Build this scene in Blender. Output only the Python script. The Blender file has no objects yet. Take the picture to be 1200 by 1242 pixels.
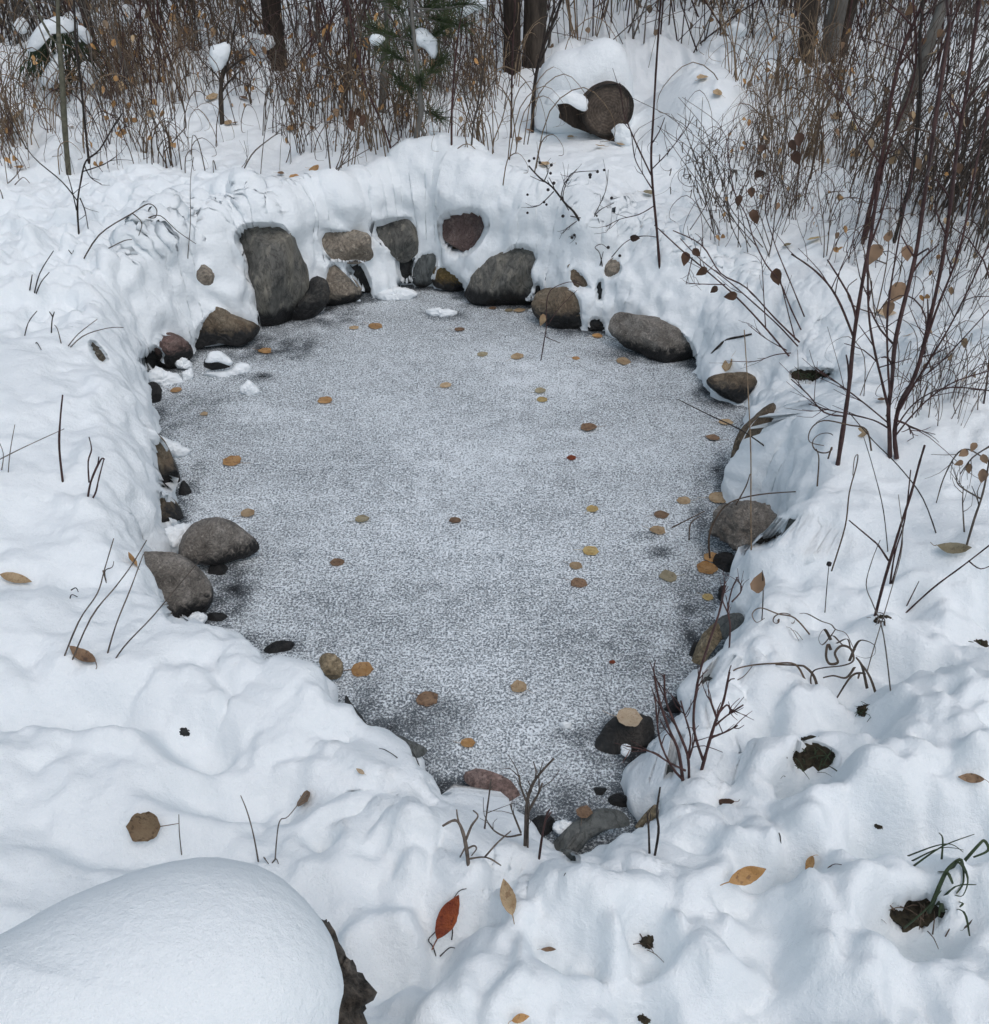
import bpy, math, random
import numpy as np
from mathutils import Vector, noise as mnoise

random.seed(7)
RS = np.random.RandomState(11)
scene = bpy.context.scene
COL = scene.collection

# ------------------------------------------------------------------ camera maths
CAM = np.array([0.0, 0.0, 1.65])
PITCH = math.radians(35.0)
F = 1230.0
FWD = np.array([0, math.cos(PITCH), -math.sin(PITCH)])
UP = np.array([0, math.sin(PITCH), math.cos(PITCH)])
RT = np.array([1.0, 0, 0])


def ray(px, py):
    d = RT * (px - 600.0) / F + UP * (621.0 - py) / F + FWD
    return d / np.linalg.norm(d)


def at(px, py, z=0.0):
    d = ray(px, py)
    return CAM + d * ((z - CAM[2]) / d[2])


def project(P):
    v = P - CAM
    dep = v @ FWD
    return 600 + F * (v @ RT) / dep, 621 - F * (v @ UP) / dep, dep


# ------------------------------------------------------------------ noise
def perlin(x, y, seed=0):
    xi = np.floor(x).astype(np.int64)
    yi = np.floor(y).astype(np.int64)
    xf = x - xi
    yf = y - yi

    def g(ix, iy, dx, dy):
        h = (ix * 374761393 + iy * 668265263 + seed * 974634777) & 0xFFFFFFFF
        h = ((h ^ (h >> 13)) * 1274126177) & 0xFFFFFFFF
        h = h ^ (h >> 16)
        a = h / 4294967296.0 * 2 * math.pi
        return np.cos(a) * dx + np.sin(a) * dy

    u = xf * xf * xf * (xf * (xf * 6 - 15) + 10)
    v = yf * yf * yf * (yf * (yf * 6 - 15) + 10)
    a = g(xi, yi, xf, yf)
    b = g(xi + 1, yi, xf - 1, yf)
    c = g(xi, yi + 1, xf, yf - 1)
    d = g(xi + 1, yi + 1, xf - 1, yf - 1)
    return ((a + (b - a) * u) + ((c + (d - c) * u) - (a + (b - a) * u)) * v) * 1.5


def perlin3(x, y, z, seed=0):
    xi = np.floor(x).astype(np.int64); yi = np.floor(y).astype(np.int64); zi = np.floor(z).astype(np.int64)
    xf = x - xi; yf = y - yi; zf = z - zi

    def g(a, b, c):
        h = ((xi + a) * 374761393 + (yi + b) * 668265263 + (zi + c) * 1103515245 + seed * 974634777) & 0xFFFFFFFF
        h = ((h ^ (h >> 13)) * 1274126177) & 0xFFFFFFFF
        h = h ^ (h >> 16)
        u_ = (h & 0xFFFF) / 65536.0 * 2 * math.pi
        v_ = (h >> 16) / 65536.0 * 2 - 1
        q = np.sqrt(1 - v_ * v_)
        return np.cos(u_) * q * (xf - a) + np.sin(u_) * q * (yf - b) + v_ * (zf - c)

    f = lambda t: t * t * t * (t * (t * 6 - 15) + 10)
    u, v, w = f(xf), f(yf), f(zf)
    l = lambda a, b, t: a + (b - a) * t
    return 1.5 * l(l(l(g(0, 0, 0), g(1, 0, 0), u), l(g(0, 1, 0), g(1, 1, 0), u), v), l(l(g(0, 0, 1), g(1, 0, 1), u), l(g(0, 1, 1), g(1, 1, 1), u), v), w)


def pillows(x, y, seed=0):
    """rounded lumps with soft creases between them, each lump of its own height"""
    xi = np.floor(x).astype(np.int64); yi = np.floor(y).astype(np.int64)
    acc = np.zeros(x.shape)
    for a in (-1, 0, 1):
        for b in (-1, 0, 1):
            cx = xi + a; cy = yi + b
            h = (cx * 374761393 + cy * 668265263 + seed * 974634777) & 0xFFFFFFFF
            h = ((h ^ (h >> 13)) * 1274126177) & 0xFFFFFFFF
            h = h ^ (h >> 16)
            px = cx + (h & 1023) / 1023.0; py = cy + ((h >> 10) & 1023) / 1023.0
            am = ((h >> 20) & 1023) / 1023.0
            d2 = (x - px) ** 2 + (y - py) ** 2
            acc += np.exp(9 * (am * .7 - d2 * 1.1))
    return np.log(acc + 1e-6) / 9


def puff(n, e=0.02):
    return np.sqrt(n * n + e) - math.sqrt(e)


# ------------------------------------------------------------------ materials
def new_mat(name):
    m = bpy.data.materials.new(name)
    m.use_nodes = True
    nt = m.node_tree
    b = nt.nodes['Principled BSDF']
    return m, nt, b


def nd(nt, t, **kw):
    n = nt.nodes.new(t)
    for k, v in kw.items():
        if k in n.inputs:
            n.inputs[k].default_value = v
        else:
            setattr(n, k, v)
    return n


def ramp(nt, fac, stops):
    r = nt.nodes.new('ShaderNodeValToRGB')
    e = r.color_ramp.elements
    while len(e) < len(stops):
        e.new(0.5)
    for i, (p, c) in enumerate(stops):
        e[i].position = p
        e[i].color = (c[0], c[1], c[2], 1) if hasattr(c, '__len__') else (c, c, c, 1)
    nt.links.new(fac, r.inputs['Fac'])
    return r


def mixc(nt, fac, a, b, mode='MIX'):
    m = nt.nodes.new('ShaderNodeMix')
    m.data_type = 'RGBA'
    m.blend_type = mode
    for sock, v in ((m.inputs['Factor'], fac), (m.inputs['A'], a), (m.inputs['B'], b)):
        if hasattr(v, 'is_linked'):
            nt.links.new(v, sock)
        elif hasattr(v, '__len__'):
            sock.default_value = (v[0], v[1], v[2], 1)
        else:
            sock.default_value = v
    return m.outputs['Result']


def snow_material():
    m, nt, b = new_mat('snow')
    tc = nt.nodes.new('ShaderNodeNewGeometry')
    n1 = nd(nt, 'ShaderNodeTexNoise', Scale=55.0, Detail=5.0, Roughness=0.65)
    n2 = nd(nt, 'ShaderNodeTexNoise', Scale=420.0, Detail=3.0, Roughness=0.7)
    nt.links.new(tc.outputs['Position'], n1.inputs['Vector'])
    nt.links.new(tc.outputs['Position'], n2.inputs['Vector'])
    r = ramp(nt, n2.outputs['Fac'], [(0.3, (0.83, 0.885, 0.915)), (0.7, (0.885, 0.925, 0.945))])
    nt.links.new(r.outputs['Color'], b.inputs['Base Color'])
    b.inputs['Roughness'].default_value = 0.75
    b.inputs['Specular IOR Level'].default_value = 0.25
    b1 = nd(nt, 'ShaderNodeBump', Strength=0.45, Distance=0.014)
    nt.links.new(n1.outputs['Fac'], b1.inputs['Height'])
    b2 = nd(nt, 'ShaderNodeBump', Strength=0.6, Distance=0.0026)
    nt.links.new(n2.outputs['Fac'], b2.inputs['Height'])
    nt.links.new(b1.outputs['Normal'], b2.inputs['Normal'])
    nt.links.new(b2.outputs['Normal'], b.inputs['Normal'])
    return m


def rock_material(name, c1, c2, c3, scale=9.0, wet=0.085, streak=1.0):
    m, nt, b = new_mat(name)
    geo = nt.nodes.new('ShaderNodeNewGeometry')
    oi = nt.nodes.new('ShaderNodeObjectInfo')
    off = nd(nt, 'ShaderNodeVectorMath', operation='MULTIPLY_ADD')
    nt.links.new(oi.outputs['Random'], off.inputs[0])
    off.inputs[1].default_value = (17, 29, 41)
    nt.links.new(geo.outputs['Position'], off.inputs[2])
    mp = nt.nodes.new('ShaderNodeMapping')
    mp.inputs['Rotation'].default_value = (0.4, 0.5, 0.3)
    mp.inputs['Scale'].default_value = (1, 1, streak)
    nt.links.new(off.outputs[0], mp.inputs['Vector'])
    n1 = nd(nt, 'ShaderNodeTexNoise', Scale=scale, Detail=8.0, Roughness=0.62, Distortion=0.6)
    n2 = nd(nt, 'ShaderNodeTexNoise', Scale=scale * 9, Detail=5.0, Roughness=0.7)
    n3 = nd(nt, 'ShaderNodeTexNoise', Scale=scale * 2.4, Detail=6.0, Roughness=0.6, Distortion=1.5)
    for n in (n1, n2, n3):
        nt.links.new(mp.outputs['Vector'], n.inputs['Vector'])
    base = ramp(nt, n1.outputs['Fac'], [(0.32, tuple(q * 1.3 for q in c1)), (0.5, tuple(q * 1.3 for q in c2)), (0.66, tuple(q * 1.35 for q in c3))]).outputs['Color']
    sp = ramp(nt, n2.outputs['Fac'], [(0.35, 0.55), (0.6, 1.12)]).outputs['Color']
    base = mixc(nt, 0.8, base, sp, 'MULTIPLY')
    crack = ramp(nt, n3.outputs['Fac'], [(0.47, 1.0), (0.5, 0.25), (0.53, 1.0)]).outputs['Color']
    base = mixc(nt, 0.7, base, crack, 'MULTIPLY')
    n4 = nd(nt, 'ShaderNodeTexNoise', Scale=scale * 4.5, Detail=3.0, Roughness=0.5)
    nt.links.new(mp.outputs['Vector'], n4.inputs['Vector'])
    lich = ramp(nt, n4.outputs['Fac'], [(0.62, 0.0), (0.68, 0.5)]).outputs['Color']
    base = mixc(nt, lich, base, tuple(q * 1.7 for q in c3))
    # wet, algae-dark band at the waterline
    sep = nt.nodes.new('ShaderNodeSeparateXYZ')
    nt.links.new(geo.outputs['Position'], sep.inputs[0])
    ad = nd(nt, 'ShaderNodeMath', operation='MULTIPLY_ADD')
    nt.links.new(n3.outputs['Fac'], ad.inputs[0])
    ad.inputs[1].default_value = -0.09
    nt.links.new(sep.outputs['Z'], ad.inputs[2])
    mr = nt.nodes.new('ShaderNodeMapRange')
    mr.inputs['From Min'].default_value = wet - 0.045
    mr.inputs['From Max'].default_value = wet - 0.075
    nt.links.new(ad.outputs[0], mr.inputs['Value'])
    col = mixc(nt, mr.outputs['Result'], base, (0.012, 0.012, 0.012))
    nt.links.new(col, b.inputs['Base Color'])
    ro = nd(nt, 'ShaderNodeMapRange')
    ro.inputs['To Min'].default_value = 0.62
    ro.inputs['To Max'].default_value = 0.3
    nt.links.new(mr.outputs['Result'], ro.inputs['Value'])
    nt.links.new(ro.outputs['Result'], b.inputs['Roughness'])
    b.inputs['Specular IOR Level'].default_value = 0.35
    b1 = nd(nt, 'ShaderNodeBump', Strength=0.8, Distance=0.018)
    nt.links.new(n3.outputs['Fac'], b1.inputs['Height'])
    b2 = nd(nt, 'ShaderNodeBump', Strength=0.9, Distance=0.004)
    nt.links.new(n2.outputs['Fac'], b2.inputs['Height'])
    nt.links.new(b1.outputs['Normal'], b2.inputs['Normal'])
    nt.links.new(b2.outputs['Normal'], b.inputs['Normal'])
    return m


def simple_material(name, c1, c2, scale=40.0, rough=0.7, bump=0.3, stretch=(1, 1, 1), vary=0.0, dist=0.003, spec=0.3):
    m, nt, b = new_mat(name)
    tc = nt.nodes.new('ShaderNodeTexCoord')
    mp = nt.nodes.new('ShaderNodeMapping')
    mp.inputs['Scale'].default_value = stretch
    nt.links.new(tc.outputs['Object'], mp.inputs['Vector'])
    n1 = nd(nt, 'ShaderNodeTexNoise', Scale=scale, Detail=6.0, Roughness=0.65)
    nt.links.new(mp.outputs['Vector'], n1.inputs['Vector'])
    col = ramp(nt, n1.outputs['Fac'], [(0.35, c1), (0.65, c2)]).outputs['Color']
    if vary:
        oi = nt.nodes.new('ShaderNodeObjectInfo')
        hs = nt.nodes.new('ShaderNodeHueSaturation')
        mr = nt.nodes.new('ShaderNodeMapRange')
        mr.inputs['To Min'].default_value = 1 - vary
        mr.inputs['To Max'].default_value = 1 + vary
        nt.links.new(oi.outputs['Random'], mr.inputs['Value'])
        nt.links.new(mr.outputs['Result'], hs.inputs['Value'])
        nt.links.new(col, hs.inputs['Color'])
        col = hs.outputs['Color']
    nt.links.new(col, b.inputs['Base Color'])
    b.inputs['Roughness'].default_value = rough
    b.inputs['Specular IOR Level'].default_value = spec
    if bump:
        bp = nd(nt, 'ShaderNodeBump', Strength=bump, Distance=dist)
        nt.links.new(n1.outputs['Fac'], bp.inputs['Height'])
        nt.links.new(bp.outputs['Normal'], b.inputs['Normal'])
    return m


def leaf_material(name, c1, c2, spot):
    m, nt, b = new_mat(name)
    tc = nt.nodes.new('ShaderNodeTexCoord')
    oi = nt.nodes.new('ShaderNodeObjectInfo')
    off = nd(nt, 'ShaderNodeVectorMath', operation='MULTIPLY_ADD')
    nt.links.new(oi.outputs['Random'], off.inputs[0])
    off.inputs[1].default_value = (7, 9, 11)
    nt.links.new(tc.outputs['Object'], off.inputs[2])
    n1 = nd(nt, 'ShaderNodeTexNoise', Scale=2.4, Detail=5.0, Roughness=0.6)
    n2 = nd(nt, 'ShaderNodeTexNoise', Scale=6.5, Detail=4.0, Roughness=0.6)
    wv = nd(nt, 'ShaderNodeTexNoise', Scale=22.0, Detail=2.0)
    for n in (n1, n2, wv):
        nt.links.new(off.outputs[0], n.inputs['Vector'])
    col = ramp(nt, n1.outputs['Fac'], [(0.35, c1), (0.65, c2)]).outputs['Color']
    sp = ramp(nt, n2.outputs['Fac'], [(0.55, 0.0), (0.63, 0.8)]).outputs['Color']
    col = mixc(nt, sp, col, spot)
    hs = nt.nodes.new('ShaderNodeHueSaturation')
    mr = nt.nodes.new('ShaderNodeMapRange')
    mr.inputs['To Min'].default_value = 0.75
    mr.inputs['To Max'].default_value = 1.2
    nt.links.new(oi.outputs['Random'], mr.inputs['Value'])
    nt.links.new(mr.outputs['Result'], hs.inputs['Value'])
    nt.links.new(col, hs.inputs['Color'])
    nt.links.new(hs.outputs['Color'], b.inputs['Base Color'])
    b.inputs['Roughness'].default_value = 0.55
    b.inputs['Specular IOR Level'].default_value = 0.3
    bp = nd(nt, 'ShaderNodeBump', Strength=0.4, Distance=0.03)
    nt.links.new(wv.outputs['Fac'], bp.inputs['Height'])
    nt.links.new(bp.outputs['Normal'], b.inputs['Normal'])
    return m


def ice_material():
    m, nt, b = new_mat('frosted_ice')
    geo = nt.nodes.new('ShaderNodeNewGeometry')
    at_ = nt.nodes.new('ShaderNodeAttribute')
    at_.attribute_name = 'frost'
    n1 = nd(nt, 'ShaderNodeTexNoise', Scale=185.0, Detail=2.5, Roughness=0.75)
    n2 = nd(nt, 'ShaderNodeTexNoise', Scale=22.0, Detail=5.0, Roughness=0.65)
    n3 = nd(nt, 'ShaderNodeTexNoise', Scale=80.0, Detail=3.0, Roughness=0.6)
    vo = nd(nt, 'ShaderNodeTexVoronoi', Scale=120.0)
    for n in (n1, n2, n3, vo):
        nt.links.new(geo.outputs['Position'], n.inputs['Vector'])

    def math_(op, a, b_, c=None):
        q = nd(nt, 'ShaderNodeMath', operation=op)
        for i, v in enumerate((a, b_, c)):
            if v is None:
                continue
            if hasattr(v, 'is_linked'):
                nt.links.new(v, q.inputs[i])
            else:
                q.inputs[i].default_value = v
        return q.outputs[0]

    # density = frost + medium clumping
    dens = math_('ADD', at_.outputs['Fac'], math_('MULTIPLY', math_('SUBTRACT', n2.outputs['Fac'], 0.5), 0.55))
    dens = math_('ADD', dens, math_('MULTIPLY', math_('SUBTRACT', n3.outputs['Fac'], 0.5), 0.8))
    # grain: noise above (1 - density)
    g = math_('SUBTRACT', math_('ADD', dens, math_('MULTIPLY', math_('SUBTRACT', n1.outputs['Fac'], 0.5), 3.4)), 0.5)
    mr = nt.nodes.new('ShaderNodeMapRange')
    mr.inputs['From Min'].default_value = -0.16
    mr.inputs['From Max'].default_value = 0.42
    nt.links.new(g, mr.inputs['Value'])
    grain = mr.outputs['Result']
    spk = math_('LESS_THAN', vo.outputs['Distance'], math_('MULTIPLY', math_('SUBTRACT', n3.outputs['Fac'], 0.38), 1.1))
    grain = math_('MAXIMUM', grain, math_('MULTIPLY', math_('MULTIPLY', spk, at_.outputs['Fac']), 0.9))
    dark = ramp(nt, n2.outputs['Fac'], [(0.3, (0.018, 0.021, 0.024)), (0.7, (0.05, 0.053, 0.056))]).outputs['Color']
    milky = mixc(nt, math_('MULTIPLY', at_.outputs['Fac'], 0.75), dark, (0.30, 0.35, 0.39))
    col = mixc(nt, grain, milky, (0.85, 0.91, 0.95))
    nt.links.new(col, b.inputs['Base Color'])
    ro = nd(nt, 'ShaderNodeMapRange')
    ro.inputs['To Min'].default_value = 0.22
    ro.inputs['To Max'].default_value = 0.75
    nt.links.new(math_('MAXIMUM', grain, math_('MULTIPLY', at_.outputs['Fac'], 0.8)), ro.inputs['Value'])
    nt.links.new(ro.outputs['Result'], b.inputs['Roughness'])
    b.inputs['IOR'].default_value = 1.31
    b.inputs['Specular IOR Level'].default_value = 0.35
    bp = nd(nt, 'ShaderNodeBump', Strength=0.8, Distance=0.004)
    nt.links.new(grain, bp.inputs['Height'])
    bq = nd(nt, 'ShaderNodeBump', Strength=0.3, Distance=0.006)
    nt.links.new(n2.outputs['Fac'], bq.inputs['Height'])
    nt.links.new(bq.outputs['Normal'], bp.inputs['Normal'])
    nt.links.new(bp.outputs['Normal'], b.inputs['Normal'])
    return m


M = {}
M['snow'] = snow_material()
M['ice'] = ice_material()
M['grey'] = rock_material('grey_rock', (0.055, 0.055, 0.05), (0.10, 0.098, 0.088), (0.15, 0.14, 0.115), 8, streak=0.35)
M['tan'] = rock_material('tan_rock', (0.12, 0.10, 0.075), (0.20, 0.17, 0.135), (0.27, 0.24, 0.195), 10, wet=0.06)
M['red'] = rock_material('reddish_rock', (0.07, 0.045, 0.04), (0.13, 0.085, 0.075), (0.18, 0.13, 0.115), 14)
M['brown'] = rock_material('brown_rock', (0.06, 0.045, 0.03), (0.12, 0.09, 0.06), (0.17, 0.14, 0.10), 12)
M['dark'] = rock_material('dark_rock_and_gap_shade', (0.014, 0.015, 0.016), (0.03, 0.031, 0.03), (0.06, 0.056, 0.05), 12)  # real dark stones, and the black bodies that stand for shaded gaps
M['slate'] = rock_material('slate_rock', (0.04, 0.046, 0.047), (0.075, 0.083, 0.082), (0.11, 0.115, 0.11), 8, streak=0.3, wet=0.04)
M['granite'] = rock_material('granite_rock', (0.11, 0.098, 0.085), (0.19, 0.172, 0.15), (0.25, 0.23, 0.205), 22, wet=0.07)
M['ochre'] = rock_material('ochre_rock', (0.06, 0.04, 0.012), (0.11, 0.075, 0.025), (0.14, 0.10, 0.05), 14, wet=0.06)
M['bark'] = simple_material('dark_bark', (0.02, 0.016, 0.013), (0.085, 0.068, 0.054), 26, 0.9, 0.9, (1, 1, 0.2), dist=0.02)
M['bark_brown'] = simple_material('brown_bark', (0.014, 0.011, 0.009), (0.055, 0.040, 0.031), 26, 0.9, 0.9, (1, 1, 0.2), dist=0.02)
M['bark_grey'] = simple_material('grey_bark', (0.09, 0.085, 0.075), (0.21, 0.20, 0.18), 22, 0.85, 0.7, (1, 1, 0.3), dist=0.01)
M['wood_end'] = None


def wood_end_material():
    m, nt, b = new_mat('cut_wood')
    tc = nt.nodes.new('ShaderNodeTexCoord')
    n1 = nd(nt, 'ShaderNodeTexNoise', Scale=14.0, Detail=6.0, Roughness=0.65)
    n2 = nd(nt, 'ShaderNodeTexNoise', Scale=90.0, Detail=4.0, Roughness=0.65)
    ln = nd(nt, 'ShaderNodeVectorMath', operation='LENGTH')
    nt.links.new(tc.outputs['Object'], n1.inputs['Vector']); nt.links.new(tc.outputs['Object'], n2.inputs['Vector'])
    nt.links.new(tc.outputs['Object'], ln.inputs[0])
    a = nd(nt, 'ShaderNodeMath', operation='MULTIPLY_ADD')
    nt.links.new(n1.outputs['Fac'], a.inputs[0]); a.inputs[1].default_value = .05
    nt.links.new(ln.outputs['Value'], a.inputs[2])
    sn = nd(nt, 'ShaderNodeMath', operation='MULTIPLY'); nt.links.new(a.outputs[0], sn.inputs[0]); sn.inputs[1].default_value = 520.0
    si = nd(nt, 'ShaderNodeMath', operation='SINE'); nt.links.new(sn.outputs[0], si.inputs[0])
    rg = ramp(nt, si.outputs[0], [(0.0, 0.72), (0.9, 1.05)]).outputs['Color']
    col = ramp(nt, n1.outputs['Fac'], [(0.35, (0.07, 0.052, 0.04)), (0.55, (0.125, 0.096, 0.074)), (0.7, (0.19, 0.155, 0.125))]).outputs['Color']
    col = mixc(nt, 1.0, col, rg, 'MULTIPLY')
    sp = ramp(nt, n2.outputs['Fac'], [(0.35, 0.5), (0.62, 1.15)]).outputs['Color']
    col = mixc(nt, 0.8, col, sp, 'MULTIPLY')
    rim = ramp(nt, ln.outputs['Value'], [(0.088, 1.0), (0.10, 0.25)]).outputs['Color']
    col = mixc(nt, 1.0, col, rim, 'MULTIPLY')
    nt.links.new(col, b.inputs['Base Color'])
    b.inputs['Roughness'].default_value = .9
    bp = nd(nt, 'ShaderNodeBump', Strength=.9, Distance=.008)
    nt.links.new(n2.outputs['Fac'], bp.inputs['Height'])
    nt.links.new(bp.outputs['Normal'], b.inputs['Normal'])
    return m


M['wood_end'] = wood_end_material()
M['sapling'] = simple_material('sapling_bark', (0.075, 0.073, 0.05), (0.14, 0.135, 0.098), 60, 0.7, 0.3)
M['twig_red'] = simple_material('red_twig', (0.032, 0.015, 0.014), (0.085, 0.043, 0.039), 50, 0.55, 0.2, vary=0.25)
M['twig_brown'] = simple_material('brown_twig', (0.05, 0.040, 0.033), (0.135, 0.11, 0.09), 50, 0.65, 0.2, vary=0.25)
M['twig_grey'] = simple_material('grey_twig', (0.08, 0.07, 0.06), (0.17, 0.15, 0.13), 50, 0.7, 0.2, vary=0.25)
M['twig_dark'] = simple_material('dark_twig', (0.012, 0.010, 0.009), (0.045, 0.034, 0.028), 50, 0.65, 0.2)
M['straw'] = simple_material('straw', (0.13, 0.09, 0.06), (0.27, 0.20, 0.13), 40, 0.7, 0.1, vary=0.2)
M['grass_dry'] = simple_material('dry_grass', (0.055, 0.038, 0.026), (0.14, 0.10, 0.072), 40, 0.7, 0.1, vary=0.2)
M['grass_loop'] = simple_material('looped_grass', (0.05, 0.038, 0.028), (0.11, 0.085, 0.065), 40, 0.7, 0.1)
M['stump_bark'] = simple_material('stump_bark', (0.012, 0.010, 0.008), (0.17, 0.145, 0.12), 34, 0.9, 1.0, (1, 1, 0.25), dist=0.03)
M['grass_green'] = simple_material('green_grass', (0.018, 0.030, 0.014), (0.05, 0.075, 0.035), 40, 0.6, 0.1)
M['needle'] = simple_material('pine_needle', (0.025, 0.045, 0.016), (0.075, 0.10, 0.04), 30, 0.6, 0.0)
M['soil'] = simple_material('soil_litter', (0.014, 0.012, 0.009), (0.07, 0.058, 0.036), 60, 0.9, 0.9, dist=0.012)
M['berry'] = simple_material('black_berry', (0.01, 0.008, 0.009), (0.03, 0.022, 0.022), 60, 0.45, 0.1)
M['leaf_tan'] = leaf_material('tan_leaf', (0.386, 0.271, 0.151), (0.543, 0.412, 0.263), (0.286, 0.181, 0.101))
M['leaf_orange'] = leaf_material('orange_leaf', (0.386, 0.205, 0.070), (0.543, 0.329, 0.151), (0.215, 0.115, 0.060))
M['leaf_brown'] = leaf_material('brown_leaf', (0.172, 0.102, 0.060), (0.300, 0.197, 0.121), (0.086, 0.055, 0.040))
M['leaf_dark'] = leaf_material('dark_leaf', (0.05, 0.026, 0.017), (0.10, 0.055, 0.033), (0.03, 0.018, 0.012))
M['leaf_yellow'] = leaf_material('yellow_leaf', (0.472, 0.329, 0.121), (0.615, 0.478, 0.222), (0.315, 0.197, 0.081))
M['leaf_olive'] = leaf_material('olive_leaf', (0.272, 0.231, 0.142), (0.386, 0.346, 0.242), (0.186, 0.148, 0.091))
M['leaf_pale'] = leaf_material('pale_leaf', (0.520, 0.398, 0.264), (0.620, 0.497, 0.357), (0.429, 0.298, 0.186))
M['leaf_red'] = leaf_material('red_leaf', (0.16, 0.03, 0.012), (0.28, 0.07, 0.02), (0.10, 0.02, 0.01))
M['leaf_thicket'] = leaf_material('thicket_leaf', (0.13, 0.09, 0.06), (0.22, 0.16, 0.105), (0.08, 0.055, 0.04))
M['leaf_spotted'] = leaf_material('spotted_leaf', (0.221, 0.149, 0.085), (0.286, 0.206, 0.124), (0.098, 0.060, 0.034))

M['slate_dry'] = rock_material('dry_slate_rock', (0.05, 0.056, 0.056), (0.085, 0.093, 0.09), (0.13, 0.135, 0.128), 8, streak=0.3, wet=-1)
M['red_dry'] = rock_material('pinkish_rock', (0.10, 0.068, 0.06), (0.18, 0.125, 0.11), (0.25, 0.19, 0.17), 12, wet=-1)
M['tan_dry'] = rock_material('golden_rock', (0.13, 0.10, 0.06), (0.22, 0.175, 0.11), (0.29, 0.24, 0.165), 14, wet=-1)
M['slab'] = rock_material('black_slab', (0.009, 0.010, 0.011), (0.018, 0.019, 0.019), (0.04, 0.036, 0.032), 9, wet=-1)

# ------------------------------------------------------------------ object helpers
def tag(o, label=None, cat=None, group=None, kind=None):
    if label: o['label'] = label
    if cat: o['category'] = cat
    if group: o['group'] = group
    if kind: o['kind'] = kind
    return o


def obj(name, verts, faces, mat, parent=None, smooth=True, loc=None):
    me = bpy.data.meshes.new(name)
    verts = np.asarray(verts, dtype=float)
    if loc is not None:
        verts = verts - np.asarray(loc)
    me.from_pydata(verts.tolist(), [], faces)
    me.materials.append(M[mat] if isinstance(mat, str) else mat)
    if smooth:
        me.polygons.foreach_set('use_smooth', np.ones(len(me.polygons), dtype=bool))
    me.update()
    o = bpy.data.objects.new(name, me)
    if loc is not None:
        o.location = Vector(loc)
    COL.objects.link(o)
    if parent is not None:
        o.parent = parent
        o.location = Vector(loc if loc is not None else (0, 0, 0)) - parent.location
    return o


def empty(name, loc):
    o = bpy.data.objects.new(name, None)
    o.empty_display_size = 0.05
    o.location = Vector(loc)
    COL.objects.link(o)
    return o


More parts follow.
